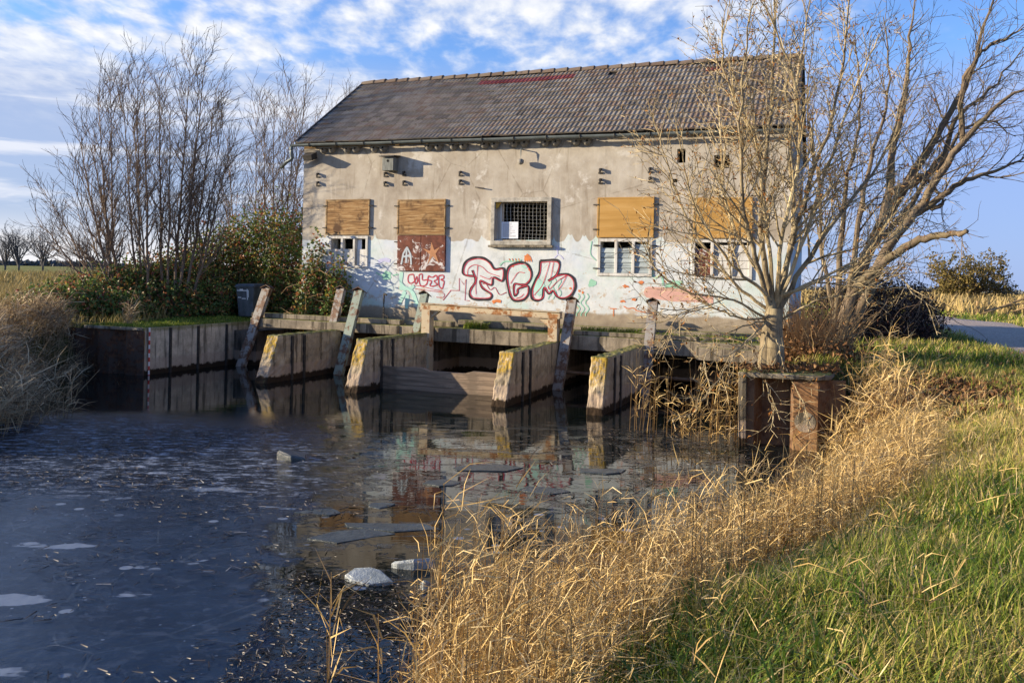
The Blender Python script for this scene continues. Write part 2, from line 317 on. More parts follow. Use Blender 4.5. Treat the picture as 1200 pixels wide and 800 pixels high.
def m_water():
    n = NT('water'); p = n.pos(); P = n.xyz(p); x, y = P[0], P[1]
    flat = n.map(p, (1, 1, 0)); big = n.noise(flat, .22, 4, .55, .4); mid = n.noise(n.map(flat, (1, 1.2, 1)), 1.3, 7, .7, .5); fine = n.noise(flat, 9, 6, .72)
    # ice in the near left half, opening to clear water towards the sluices
    ice = n.math('ADD', n.math('MULTIPLY', n.math('SUBTRACT', big, .5), 1.0), n.math('MULTIPLY', n.math('SUBTRACT', mid, .5), .5))
    side = n.math('ADD', n.math('MULTIPLY', x, -.30), n.math('MULTIPLY', y, -.062))
    k = n.step(n.math('ADD', ice, side), .10, .15)                       # sheet ice
    open_ = n.step(y, 15.5, 13)                                          # none right by the piers
    k = n.math('MULTIPLY', k, open_)
    zone = n.math('MULTIPLY', n.step(n.math('ADD', n.math('ADD', y, n.math('MULTIPLY', x, .12)), n.math('MULTIPLY', n.math('SUBTRACT', mid, .5), 3.5)), 8.3, 9.6), n.step(n.math('ADD', n.math('ADD', y, n.math('MULTIPLY', x, .3)), n.math('MULTIPLY', n.math('SUBTRACT', big, .5), 5)), 13.6, 10.6))
    zone = n.math('MULTIPLY', zone, n.step(n.math('ADD', n.math('DIVIDE', x, y), n.math('MULTIPLY', n.math('SUBTRACT', mid, .5), .35)), -.16, -.27))
    speck = n.step(n.noise(n.map(flat, (.8, 2.0, 1)), 4.2, 9, .82, .3), .505, .56)
    crust_glint = n.math('MULTIPLY', zone, speck)  # icy crust flecks, with broken sky reflection painted in as pale colour
    bub = n.step(n.voro(n.map(flat, (1, 1.15, 1)), 2.6), .17, .12)
    bub = n.math('MULTIPLY', bub, n.step(n.noise(flat, .8, 2), .42, .5)); bub = n.math('MULTIPLY', bub, n.step(y, 9.8, 8.6))
    wp = n.math('MULTIPLY', n.step(n.noise(n.map(flat, (.7, 1.5, 1), (3, 8, 0)), .9, 5, .6), .60, .63), n.math('MULTIPLY', k, n.step(y, 10.5, 9)))
    wp = n.math('MAXIMUM', wp, bub)
    crk = n.voro(n.map(flat, (1, 1.3, 1)), .8, 'DISTANCE_TO_EDGE'); crk = n.math('MULTIPLY', n.step(n.math('ADD', crk, n.math('MULTIPLY', mid, .05)), .036, .028), n.step(mid, .4, .6))
    col = n.mix(k, (.006, .009, .008), n.ramp(mid, [(.3, (.003, .010, .026)), (.5, (.007, .019, .043)), (.72, (.022, .042, .078))]))
    col = n.mix(n.math('MULTIPLY', zone, .85), col, (.004, .005, .007)); col = n.mix(n.math('MULTIPLY', crust_glint, .85), col, n.ramp(fine, [(.36, (.03, .037, .05)), (.47, (.16, .19, .24)), (.6, (.46, .51, .58))]))
    mot = n.noise(n.map(flat, (1, 1.4, 1), (5, 5, 0)), 5.5, 8, .78, .4); col = n.mix(n.math('MULTIPLY', n.math('MULTIPLY', n.step(mot, .50, .62), k), .55), col, (.045, .062, .095)); col = n.mix(n.math('MULTIPLY', n.math('MULTIPLY', n.step(mot, .45, .36), k), .6), col, (.004, .010, .022))
    sb = n.math('MULTIPLY', n.step(n.voro(n.map(flat, (1, 1.2, 1), (3, 3, 0)), 9.), .13, .09), n.math('MULTIPLY', k, n.step(n.noise(flat, 1.3, 3), .5, .58))); wp = n.math('MAXIMUM', wp, n.math('MULTIPLY', sb, .8))
    col = n.mix(n.math('MULTIPLY', crk, .25), col, (.16, .19, .21))
    col = n.mix(n.math('MULTIPLY', wp, .75), col, (.24, .29, .36))
    film = n.math('MULTIPLY', n.step(n.noise(n.map(flat, (.8, 1.7, 1), (9, 4, 0)), 1.9, 8, .74, .6), .545, .575), n.step(y, 15.2, 13.4)); film = n.math('MULTIPLY', film, n.math('SUBTRACT', 1, k))
    col = n.mix(n.math('MULTIPLY', film, .7), col, n.ramp(fine, [(.4, (.022, .027, .026)), (.65, (.075, .085, .083))]))
    rough = n.math('ADD', n.math('ADD', n.math('MULTIPLY', k, n.math('ADD', .05, n.math('MULTIPLY', mid, .16))), n.math('MULTIPLY', crust_glint, .25)), .02)
    rough = n.math('ADD', n.math('ADD', rough, n.math('MULTIPLY', wp, .35)), n.math('MULTIPLY', film, n.math('ADD', .04, n.math('MULTIPLY', fine, .22))))
    b1 = n.bump(n.noise(n.map(flat, (1, 2.2, 1)), 2.3, 3, .5), .07, .02)
    hk = n.math('ADD', n.math('MULTIPLY', fine, n.math('MULTIPLY', k, 1.1)), n.math('MULTIPLY', n.noise(n.map(flat, (1, 2.2, 1)), 6.5, 6, .75), n.math('ADD', n.math('MULTIPLY', zone, 2.2), n.math('MULTIPLY', film, .2))))
    b = n.bump(hk, .35, .022, b1)
    pr = n.n('ShaderNodeBsdfPrincipled'); n.set(pr.inputs['Base Color'], col); n.set(pr.inputs['Roughness'], rough); pr.inputs['IOR'].default_value = 1.33; n.set(pr.inputs['Specular IOR Level'], n.math('SUBTRACT', .5, n.math('MULTIPLY', k, .14)))
    n.link(b, pr.inputs['Normal']); n.link(pr.outputs[0], n.out.inputs[0]); M['water'] = n.m
m_water()
def m_ground():
    n = NT('earth'); p = n.pos(); P = n.xyz(p); a = n.noise(p, .8, 6, .65); f = n.noise(p, 14, 6, .75); big = n.noise(p, .05, 4)
    near = n.ramp(f, [(.3, (.035, .03, .014)), (.5, (.07, .075, .02)), (.7, (.15, .13, .045))])
    far = n.ramp(n.math('ADD', n.math('MULTIPLY', a, .5), n.math('MULTIPLY', big, .5)), [(.35, (.12, .15, .03)), (.5, (.20, .20, .05)), (.65, (.30, .24, .09))])
    col = n.mix(n.step(P[1], 18, 34), near, far)
    mud = n.step(P[2], .35, .1)
    col = n.mix(mud, col, (.03, .022, .014))
    M['earth'] = n.done(col, .95, n.bump(f, .6, .05), 0, .1)
    n = NT('gravel'); p = n.pos(); f = n.noise(p, 18, 6, .8); a = n.noise(p, 1.2, 4)
    M['gravel'] = n.done(n.mix(n.math('MULTIPLY', n.step(a, .5, .7), .5), n.ramp(f, [(.35, (.18, .14, .115)), (.5, (.40, .325, .265)), (.66, (.60, .51, .43))]), (.27, .215, .175)), .95, n.bump(f, .8, .03))
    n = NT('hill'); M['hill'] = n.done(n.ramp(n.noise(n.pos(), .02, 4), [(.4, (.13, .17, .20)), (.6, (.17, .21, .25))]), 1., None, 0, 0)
m_ground()

# ------------------------------------------------------------------ terrain
def P2(*a): return tuple(W(*a)[:2])
shore = [((-2.4, -8), 1.4), ((-1.5, 0), 1.4), ((-.75, 3.4), 1.3), ((.15, 5.1), 1.2), ((1.65, 6.5), 1.1), ((3.1, 8.2), 1.0), ((4.05, 10.2), .7), ((4.7, 11.5), .4), ((4.9, 12.75), .06),
         ((3.85, 13.15), .06), (P2(11.75, .78), .06), (P2(-1.52, .78), .06), (P2(-1.52, -3.5), .06), (P2(-3.3, -3.5), .2), ((-10.9, 19.0), .5), ((-9.5, 16), .5), ((-8.35, 13.6), .55), ((-8.9, 12.0), .6), ((-12, 9.8), .8), ((-18, 7.5), 1.), ((-45, 6), 1.), ((-45, -8), 1.)]
SP = np.array([s[0] for s in shore]); SW = np.array([s[1] for s in shore])
def sdist(xy):
    xy = np.asarray(xy, float).reshape(-1, 2); best = np.full(len(xy), 1e9); w = np.ones(len(xy)); ins = np.zeros(len(xy), bool)
    n = len(SP)
    for i in range(n):
        a, b = SP[i], SP[(i+1) % n]; ab = b-a; t = np.clip(((xy-a)@ab)/(ab@ab), 0, 1); d = np.linalg.norm(xy-a-t[:, None]*ab, axis=1)
        m = d < best; best[m] = d[m]; w[m] = SW[i]
        cond = ((a[1] > xy[:, 1]) != (b[1] > xy[:, 1])) & (xy[:, 0] < (b[0]-a[0])*(xy[:, 1]-a[1])/(b[1]-a[1]+1e-12)+a[0]); ins ^= cond
    return np.where(ins, -best, best), w
def vnoise(x, y, s, seed=0):
    r = np.random.default_rng(seed).random((64, 64)); x = x*s+100.3; y = y*s+57.7
    i, j = np.floor(x).astype(int), np.floor(y).astype(int); fx, fy = x-i, y-j; fx = fx*fx*(3-2*fx); fy = fy*fy*(3-2*fy)
    g = lambda a, b: r[a % 64, b % 64]
    return (g(i, j)*(1-fx)+g(i+1, j)*fx)*(1-fy)+(g(i, j+1)*(1-fx)+g(i+1, j+1)*fx)*fy
def height(xy):
    xy = np.asarray(xy, float).reshape(-1, 2); x, y = xy[:, 0], xy[:, 1]; sd, w = sdist(xy)
    hp = np.full(len(x), 1.15)
    hp += .22*np.exp(-((x-4.4)**2/3.+(y-8.3)**2/4.)) + .10*(vnoise(x, y, .6, 1)-.5) + .05*(vnoise(x, y, 1.9, 2)-.5)
    hp -= .22*np.exp(-((x-5.9)**2/1.2+(y-11.2)**2/1.5))
    hp -= .75*np.exp(-((x+11.5)**2/16.+(y-11.8)**2/14.))  # mostly unseen left bank shaped lower so the sun reaches the reeds
    dist = np.hypot(x, y)
    hp = np.where((x < 8) & (y > 60), hp+3.1*np.clip((y-60)/220, 0, 1), hp)
    hp = np.where(x >= 8, hp-1.5*np.clip((dist-60)/250, 0, 1), hp)
    out = hp*(1-np.exp(-np.clip(sd, 0, None)/w)); inn = -.9*(1-np.exp(np.clip(sd, None, 0)/np.maximum(w, .3)))
    return np.where(sd > 0, out, inn)
def zat(x, y): return float(height([(x, y)])[0])
def axis(lo, hi, step, far, grow=1.22):
    a = list(np.arange(lo, hi+step/2, step)); s = step
    while a[-1] < far: s *= grow; a.append(a[-1]+s)
    s = step
    while a[0] > -far: s *= grow; a.insert(0, a[0]-s)
    return np.array(a)
gx = axis(-13, 13, .13, 700); gy = axis(-1, 27, .13, 700)
gy = gy[gy > -60]
XX, YY = np.meshgrid(gx, gy); Z = height(np.stack([XX.ravel(), YY.ravel()], 1)); nx, ny = len(gx), len(gy)
i = (np.arange(ny-1)[:, None]*nx+np.arange(nx-1)[None]).ravel()
mb = MB(); mb.add(np.stack([XX.ravel(), YY.ravel(), Z], 1), np.stack([i, i+1, i+1+nx, i+nx], -1), 0.)
g = mb.build('ground', M['earth'], smooth=True); tag(g, 'grassy banks and flat fields around the pond', 'ground', kind='structure')
mb = MB(); mb.add([(-46, -9, 0), (13, -9, 0), (13, 27, 0), (-46, 27, 0)], [(0, 1, 2, 3)]); tag(mb.build('water', M['water']), 'dark half frozen pond below the sluice', 'water', kind='structure')
# gravel track
cl = [(6.5, -2), (8.2, 6), (11.1, 15), (14.8, 25.4), (17.6, 37), (19, 52), (18, 75), (14, 110)]
def catmull(pts, n=8):
    pts = np.asarray(pts, float); q = np.vstack([2*pts[0]-pts[1], pts, 2*pts[-1]-pts[-2]]); out = []
    for k in range(1, len(q)-2):
        for t in np.linspace(0, 1, n, endpoint=False):
            out.append(.5*(2*q[k]+(q[k+1]-q[k-1])*t+(2*q[k-1]-5*q[k]+4*q[k+1]-q[k+2])*t*t+(-q[k-1]+3*q[k]-3*q[k+1]+q[k+2])*t**3))
    return np.array(out+[q[-2]])
c = catmull(cl, 16); t = np.gradient(c, axis=0); t /= np.linalg.norm(t, axis=1)[:, None]; nn = np.stack([t[:, 1], -t[:, 0]], 1)
wv = np.linspace(-1.95, 1.95, 13); pts = []
for k in range(len(c)):
    for w in wv:
        e = 1+.12*(vnoise(np.array([k*.35]), np.array([w]), 1., 4)[0]-.5) if abs(w) > 1.9 else 1
        q = c[k]+nn[k]*w*e; pts.append((q[0], q[1], zat(*q)+.03-.02*(abs(w)/1.95)**2))
k = (np.arange(len(c)-1)[:, None]*13+np.arange(12)[None]).ravel(); mb = MB(); mb.add(pts, np.stack([k, k+1, k+14, k+13], -1))
tag(mb.build('gravel_road', M['gravel'], smooth=True), 'grey gravel track running off behind the hedge', 'road', kind='structure')
# hills on the horizon
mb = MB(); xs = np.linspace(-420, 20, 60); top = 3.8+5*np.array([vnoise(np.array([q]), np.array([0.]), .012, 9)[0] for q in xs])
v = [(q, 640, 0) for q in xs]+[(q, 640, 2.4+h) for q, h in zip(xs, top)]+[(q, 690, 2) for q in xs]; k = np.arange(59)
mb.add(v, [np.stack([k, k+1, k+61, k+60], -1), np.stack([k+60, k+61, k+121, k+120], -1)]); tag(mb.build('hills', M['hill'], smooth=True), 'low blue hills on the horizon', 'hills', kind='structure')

# ------------------------------------------------------------------ pump house
house = thing('pump_house', 'derelict rendered pump house with tiled roof and graffiti behind the sluices', 'building', (0, 0, 0), True)
LEN, DEP, ZB, ZE = 11.82, 6.0, 1.1, 5.64
holes = [(5.30, 6.56, 3.34, 4.21), (.84, 1.88, 2.68, 3.40), (7.79, 8.93, 2.59, 3.33), (9.86, 11.03, 2.56, 3.33),
         (9.46, 9.64, 5.0, 5.30), (10.24, 10.56, 4.86, 5.14), (11.18, 11.32, 5.02, 5.18), (9.37, 9.47, 4.58, 4.66)]
mb = MB()
us = sorted({0, LEN, *[h[0] for h in holes], *[h[1] for h in holes]}); zs = sorted({ZB, ZE, *[h[2] for h in holes], *[h[3] for h in holes]})
T = .34
for a, b in zip(us[:-1], us[1:]):
    for z0, z1 in zip(zs[:-1], zs[1:]):
        if any(h[0] <= a and b <= h[1] and h[2] <= z0 and z1 <= h[3] for h in holes): continue
        mb.add([(a, 0, z0), (b, 0, z0), (b, 0, z1), (a, 0, z1)], [(0, 1, 2, 3)]); mb.add([(a, T, z0), (b, T, z0), (b, T, z1), (a, T, z1)], [(3, 2, 1, 0)])
for u0, u1, z0, z1 in holes:
    for q in ([(u0, 0, z0), (u0, T, z0), (u1, T, z0), (u1, 0, z0)], [(u0, 0, z1), (u1, 0, z1), (u1, T, z1), (u0, T, z1)], [(u0, 0, z0), (u0, 0, z1), (u0, T, z1), (u0, T, z0)], [(u1, 0, z0), (u1, T, z0), (u1, T, z1), (u1, 0, z1)]):
        mb.add(q, [(0, 1, 2, 3)])
mb.add([(0, 0, ZB), (0, 0, ZE), (0, T, ZE), (0, T, ZB)], [(0, 1, 2, 3)]); mb.add([(LEN, 0, ZB), (LEN, T, ZB), (LEN, T, ZE), (LEN, 0, ZE)], [(0, 1, 2, 3)]); mb.add([(0, 0, ZE), (LEN, 0, ZE), (LEN, T, ZE), (0, T, ZE)], [(0, 1, 2, 3)])
for u in (0, LEN-T): mb.prism([(u, T, ZB), (u, DEP-T, ZB), (u, DEP-T, 5.74), (u, 3.0, 7.72), (u, T, 5.74)], (T, 0, 0))
mb.box((0, DEP-T, ZB), (LEN, DEP, ZE))
mb.build('wall', M['plaster'], house)
mb = MB(); mb.box((T+.01, T+.01, 1.0), (LEN-T-.01, DEP-T-.01, 1.3)); mb.box((T+.01, T+.01, 5.3), (LEN-T-.01, DEP-T-.01, 5.45)); mb.build('floor', M['interior'], house)
# roof
S0, S1 = np.array((-.20, 5.77)), np.array((3.0, 7.96)); SL = np.linalg.norm(S1-S0); sv = (S1-S0)/SL; sn = np.array((-sv[1], sv[0]))
def roofp(u, s, h, back=False):
    d = S0[0]+s*sv[0]+h*sn[0]; z = S0[1]+s*sv[1]+h*sn[1]-.008*u+.02*math.sin(u*1.1)*(s/SL)
    return (u, 6.0-d if back else d, z)
NR, NCOL = 14, 54; ROW = SL/NR; CW = (LEN+.16)/NCOL
prof = [(0, 0), (.09, .75), (.17, 1), (.27, .6), (.36, 0), (.5, 0), (.59, .75), (.67, 1), (.77, .6), (.86, 0), (1, 0)]
roof, red, red2 = MB(), MB(), MB(); redrow = NR-2
ured0, ured1 = onf(545, 103, 2.4)[0]+.1, onf(670, 97, 2.4)[0]
for back in (False, True):
    for r in range(NR):
        for cidx in range(NCOL):
            u0 = -.1+cidx*CW
            if not back and r == redrow-0 and abs(u0-7.2) < .16: continue        # slipped tile: a hole
            jl, jh, js = random.uniform(-.006, .006), random.uniform(0, .010), random.uniform(-.012, .012)
            if random.random() < .04: jh += .014; js += random.uniform(-.04, .02)
            s0 = r*ROW-.035+js; s1 = (r+1)*ROW+.03; v = []
            isred = not back and (r == redrow and ured0 < u0 < ured1 or (r == NR-2 and abs(u0-9.75) < .22))
            for (x, h) in prof: v.append(roofp(u0+jl+x*CW*1.02, s0, -.002+jh, back))
            for (x, h) in prof: v.append(roofp(u0+jl+x*CW*1.02, s0-.004, .026+jh+h*.016, back))
            for (x, h) in prof: v.append(roofp(u0+jl+x*CW*1.02, s1, .003+h*.015, back))
            k = np.arange(10); f = np.vstack([np.stack([k, k+1, k+12, k+11], -1), np.stack([k+11, k+12, k+23, k+22], -1)])
            ((red2 if r != redrow or u0 > 9 else red) if isred else roof).add(v, f, random.random())
rf = roof.build('roof', M['roof_tile'], house, smooth=False)
red.build('red_tile_strip', M['red_tile'], rf); red2.build('red_tile_patch', M['red_tile'], rf)
mb = MB()
for back in (False, True):
    v = [roofp(u, s, h, back) for u, s in ((-.06, 0), (LEN+.02, 0), (LEN+.02, SL-.02), (-.06, SL-.02)) for h in (-.05, -.004)]
    mb.hexa([v[0], v[2], v[4], v[6], v[1], v[3], v[5], v[7]])
mb.build('roof_boarding', M['black_void'], rf)  # black boarding under the tiles, added to block light
mb = MB(); u = -.12; k = 0
while u < LEN-.2:
    L = .36; w0, w1 = .135, .115; zz = S1[1]-.008*u+random.uniform(-.004, .012)
    ring = lambda uu, w, dz: [(uu, 3.0+w*math.cos(a), zz-.02+dz+w*.8*math.sin(a)) for a in np.linspace(-.15, math.pi+.15, 9)]
    v = ring(u, w1, 0)+ring(u+L+.04, w0, .012); q = np.arange(8); mb.add(v, np.stack([q, q+1, q+10, q+9], -1), random.random()); u += L
mb.build('ridge', M['ridge_tile'], rf)
for uu in (-.11, LEN+.06):
    for back in (False, True): mb = MB(); mb.bar(roofp(uu, 0, .01, back), roofp(uu, SL-.03, .01, back), (1, 0, 0), .022, .045); mb.build('verge', M['dark_iron'], rf)
# gutter: half round trough, downpipe, rafter feet
zg = lambda u: 5.715-.0105*u+.004*math.sin(u*2.1)
mb = MB(); gu = np.linspace(-.22, LEN+.08, 24); n = 9; v = []
for uu in gu:
    for rr in (.060, .053):
        for a in np.linspace(math.pi, 2*math.pi, n): v.append((uu, -.265+rr*math.cos(a), zg(uu)+rr*math.sin(a)))
k = (np.arange(23)[:, None]*2*n+np.arange(n-1)[None]).ravel(); mb.add(v, [np.stack([k, k+1, k+1+2*n, k+2*n], -1), np.stack([k+n, k+n+2*n, k+n+1+2*n, k+n+1], -1)])
gut = mb.build('gutter', M['zinc'], house, smooth=True)
for uu in np.arange(.35, LEN, .78): mb = MB(); mb.tube([(uu, -.265+.065*math.cos(a), zg(uu)+.065*math.sin(a)) for a in np.linspace(math.pi*.95, 2.05*math.pi, 9)], .012, 4); mb.build('gutter_bracket', M['dark_iron'], gut)
mb = MB(); mb.tube(catmull([(-.2, -.265, zg(0)-.05), (-.2, -.26, zg(0)-.2), (-.22, -.2, zg(0)-.33), (-.42, -.16, zg(0)-.42), (-.75, .1, zg(0)-.5)], 6), .045, 8, cap=True); mb.build('downpipe', M['zinc'], gut, smooth=True)
for k, uu in enumerate(np.arange(.32, LEN, .79)):
    mb = MB(); mb.bar(roofp(uu, .06, -.13), roofp(uu, .7, -.13), (1, 0, 0), .05, .062); mb.build('rafter_foot', M['old_timber'], house)
mb = MB(); mb.box((.0, .0, 5.645), (LEN, .12, 5.76)); mb.build('wall_plate', M['old_timber'], house)

def frame(acc, u0, u1, z0, z1, w, d0, d1):
    acc.box((u0, d0, z0), (u1, d1, z0+w)); acc.box((u0, d0, z1-w), (u1, d1, z1)); acc.box((u0, d0, z0+w), (u0+w, d1, z1-w)); acc.box((u1-w, d0, z0+w), (u1, d1, z1-w))
def hinges(par, u0, u1, z0, z1, both=True):
    for uu, sg in ((u0, -1), (u1, 1)):
        for zz in (z0+.2*(z1-z0), z1-.18*(z1-z0)):
            mb = MB(); mb.bar((uu-sg*.02, -.042, zz), (uu+sg*.09, -.03, zz), (0, 0, 1), .014, .008); mb.tube([(uu+sg*.09, -.03, zz), (uu+sg*.09, .02, zz)], .012, 6, cap=True); mb.build('hinge', M['dark_iron'], par)
# boarded upper openings
for (u0, u1, z0, z1, mat, lab) in ((.70, 1.95, 3.46, 4.34, 'plywood', 'weathered plywood board streaked brown'), (2.73, 4.01, 3.455, 4.31, 'plywood', 'weathered plywood board above red shutters'), (7.73, 8.99, 3.40, 4.28, 'ochre_board', 'smooth ochre board'), (9.84, 11.05, 3.39, 4.24, 'ochre_board', 'smooth ochre board behind the tree')):
    mb = MB(); mb.box((u0+.025, -.035, z0+.025), (u1-.025, .004, z1-.025)); o = mb.build('window_board', M[mat], house); o['label'] = lab
    mb = MB(); frame(mb, u0, u1, z0, z1, .03, -.042, .003); mb.build('board_edging', M['old_timber' if mat == 'plywood' else 'ochre_board'], o)
    hinges(o, u0, u1, z0, z1)
# central window
fr = MB(); frame(fr, 5.19, 6.67, 3.22, 4.31, .10, -.075, .06); wf = fr.build('window', M['old_frame'], house, bevel=.008); wf['label'] = 'open grey window frame covered by wire netting'
mb = MB(); mb.box((5.291, .06, 3.321), (5.42, .2, 4.209)); mb.build('inner_jamb', M['white_wood'], wf)
mb = MB(); mb.box((5.15, -.11, 3.17), (6.71, .03, 3.215)); mb.build('sill', M['cap_concrete'], wf)
mb = MB()
for uu in np.linspace(5.45, 6.54, 13): mb.tube([(uu+.006*math.sin(z*9), .075+.006*math.sin(z*13+uu*5), z) for z in np.linspace(3.33, 4.2, 8)], .0034, 3)
for zz in np.linspace(3.39, 4.16, 10): mb.tube([(u, .083, zz+.012*math.sin(u*3+zz)) for u in np.linspace(5.43, 6.55, 8)], .0034, 3)
mb.build('wire_netting', M['wire'], wf)
mb = MB(); mb.prism([(5.296, -.02, 4.205), (5.296, -.02, 4.06), (5.36, -.02, 4.10), (5.42, -.02, 4.205)], (0, .02, 0)); mb.build('corner_gusset', M['yellow_board'], wf)
mb = MB(); p0, p1 = onf(588, 260, .05), onf(607, 279.5, .05); mb.box((p0[0], .050, p1[2]), (p1[0], .054, p0[2])); nt = mb.build('paper_notice', M['paper'], None, base=(p0[0], .05, p1[2]), local=True)
tag(nt, 'white paper notice behind the wire netting of the open window', 'notice')
mb = MB()
for k in range(14):
    zz = p0[2]-.035-k*(p0[2]-p1[2]-.06)/14; ww = random.uniform(.5, .95)*(p1[0]-p0[0]-.06); mb.box((p0[0]+.03, .0475, zz-.006), (p0[0]+.03+ww, .0495, zz))
o = mb.build('printed_lettering', M['ink'], nt, base=(p0[0], .05, p1[2]))
# low triple windows
def triple(u0, u1, z0, z1, kind, lab):
    acc = MB(); w = .065; frame(acc, u0, u1, z0, z1, w, -.03, .08); n = 3
    st = (u1-u0-w)/n
    for k in (1, 2): acc.box((u0+k*st, -.034, z0+w+.001), (u0+k*st+w, .08, z1-w-.001))
    o = acc.build('window', M['white_wood'], house, bevel=.006); o['label'] = lab
    for k in range(n):
        a, b = u0+k*st+w+.004, u0+(k+1)*st-.004
        zt = z1-w-(.26 if kind == 'gone' else random.choice((.05, .07, .13)))
        if kind == 'gone':
            mb = MB(); mb.box((a, .01, z0+w+.004), (b, .035, zt)); mb.build('pane_board', M['white_wood'], o)
            if k == 2: mb = MB(); mb.box((a+.01, .05, zt-.01), (a+.13, .06, z1-w-.02)); mb.build('white_piece', M['paper'], o)  # small white piece of board in the dark open top
        else:
            m_ = 5 if kind == 'slat' else 4; hh = (zt-z0-w-.004)/m_; mb = MB()
            for q in range(m_): mb.hexa([(a, .0, z0+w+.004+q*hh), (b, .0, z0+w+.004+q*hh), (b, .02, z0+w+.004+q*hh), (a, .02, z0+w+.004+q*hh), (a, .014, z0+w+(q+1)*hh-.004), (b, .014+random.uniform(-.006, .006), z0+w+(q+1)*hh-.004), (b, .034, z0+w+(q+1)*hh-.004), (a, .034, z0+w+(q+1)*hh-.004)])
            mb.build('slat_panel', M['slat_paint'] if kind == 'slat' else M['red_shutter'] if k == 0 else M['white_wood'], o)
    return o
triple(.80, 1.92, 2.64, 3.43, 'gone', 'three part window of white boards with empty dark tops')
w3 = triple(7.75, 8.97, 2.55, 3.37, 'slat', 'three part window of grey blue slats'); hinges(w3, 7.75, 8.97, 2.55, 3.37)
triple(9.82, 11.07, 2.52, 3.36, 'mixed', 'window of red brown and white boards behind the tree')
for k, (a, b) in enumerate(((2.75, 3.385), (3.395, 4.03))):
    mb = MB(); mb.box((a, -.05, 2.59), (b, .004, 3.44)); o = mb.build('shutter', M['red_shutter'], house, bevel=.006); o['label'] = ('red brown shutter with white paint', 'red brown shutter with orange starfish')[k]
    if k == 0: hinges(o, 2.75, 2.75, 2.59, 3.44)
    mb = MB(); q = [(.0, 0.)]
    if k == 1:
        pts = []
        for t in range(10):
            an = math.pi/2+t*math.pi/5+.1+(0, .1, -.22, .05, .12, 0, -.1, .1, .25, 0)[t]; rr = (.27, .08, .28, .07, .31, .075, .29, .08, .24, .085)[t]; pts.append((3.70+rr*math.cos(an)*1.05, -.053, 3.02+rr*math.sin(an)))
        mb.add(pts, [tuple(range(9, -1, -1))]); mb.build('starfish_painting', M['spray_peach'], o)
    else:
        for (x0, z0_, x1, z1_) in ((2.87, 2.74, 2.92, 3.0), (2.92, 3.0, 3.02, 3.16), (3.02, 3.16, 3.12, 2.98), (3.12, 2.98, 3.14, 2.74), (3.0, 2.78, 3.01, 3.1), (2.93, 2.93, 3.1, 2.96)): mb.bar((x0, -.054-.001*random.random(), z0_), (x1, -.054, z1_), (0, 1, 0), .0015, .022)
        mb.build('spray_marking', M['spray_pale'], o)
# insulator sockets in pairs
for px, y0, y1 in ((373, 206, 216), (452, 205, 216), (474, 204, 215), (540, 204, 214), (704, 201, 213), (762, 200, 211)):
    for py in (y0, y1):
        q = onf(px, py, 0); mb = MB(); mb.tube([(q[0], -.07, q[2]-.02), (q[0], -.06, q[2]+.035), (q[0], .0, q[2]+.05)], [.02, .035, .03], 6, cap=True); mb.box((q[0]-.05, -.02, q[2]-.055), (q[0]+.05, .004, q[2]-.015)); mb.build('wall_bracket', M['dark_iron'], house)
mb = MB(); q = onf(563, 221); mb.bar((q[0]-.12, -.03, q[2]+.03), (q[0]+.12, -.06, q[2]), (0, 0, 1), .012, .01); mb.build('wall_hook', M['dark_iron'], house)
# paint on the wall
LIFT = [0.]
def g7(x, y): return onf(470+x/5.4545, 280+y/5.4545)[[0, 2]]
def g3(x, y): return onf(340+x/3.75, 220+y/3.75)[[0, 2]]
def g4(x, y): return onf(640+x/3.75, 220+y/3.75)[[0, 2]]
def stroke(acc, pts, w, closed=False, smooth=True, sc=1., jitter=.0):
    p = np.array(pts, float)
    if sc != 1: c0 = p.mean(0); p = c0+(p-c0)*sc
    if closed: p = np.vstack([p, p[:1]])
    if smooth: p = catmull(p, 6)
    t = np.gradient(p, axis=0); t /= np.linalg.norm(t, axis=1)[:, None]+1e-9; nn = np.stack([-t[:, 1], t[:, 0]], 1)
    ww = w*.5*(1+.25*np.sin(np.arange(len(p))*.9)*.5); LIFT[0] += .00025; dd = -.004-LIFT[0] % .004-np.arange(len(p))*2e-5
    a, b = p+nn*ww[:, None], p-nn*ww[:, None]; v = np.concatenate([np.stack([a[:, 0], dd, a[:, 1]], 1), np.stack([b[:, 0], dd, b[:, 1]], 1)]); m = len(p); k = np.arange(m-1)
    acc.add(v, np.stack([k, k+1, k+1+m, k+m], -1))
def blob(acc, c, rx, rz, n=14, j=.25):
    LIFT[0] += .00025; dd = -.0035-LIFT[0] % .003; a = np.linspace(0, 2*math.pi, n, endpoint=False); rr = 1+j*(np.random.default_rng(int(abs(c[0]*99))).random(n)-.5)*2
    acc.add(np.stack([c[0]+rx*rr*np.cos(a), np.full(n, dd), c[1]+rz*rr*np.sin(a)], 1), [tuple(range(n))])
letters = [[(470, 238), (405, 228), (394, 190), (418, 140), (470, 118), (528, 122), (570, 150), (602, 192), (660, 190), (652, 268), (592, 246), (578, 294), (508, 268), (520, 312), (576, 352), (572, 382), (530, 388), (462, 384), (438, 358), (446, 318), (476, 266), (455, 200)],
           [(755, 148), (800, 156), (830, 195), (832, 245), (806, 284), (770, 292), (724, 290), (724, 358), (744, 346), (750, 318), (808, 300), (816, 330), (808, 362), (782, 388), (735, 396), (704, 376), (684, 310), (675, 230), (694, 172)],
           [(890, 138), (882, 215), (852, 276), (832, 338), (838, 382), (870, 394), (904, 376), (914, 312), (944, 350), (972, 330), (998, 368), (1040, 382), (1088, 362), (1114, 312), (1110, 262), (1082, 232), (1040, 224), (992, 236), (940, 268), (996, 226), (1006, 140)]]
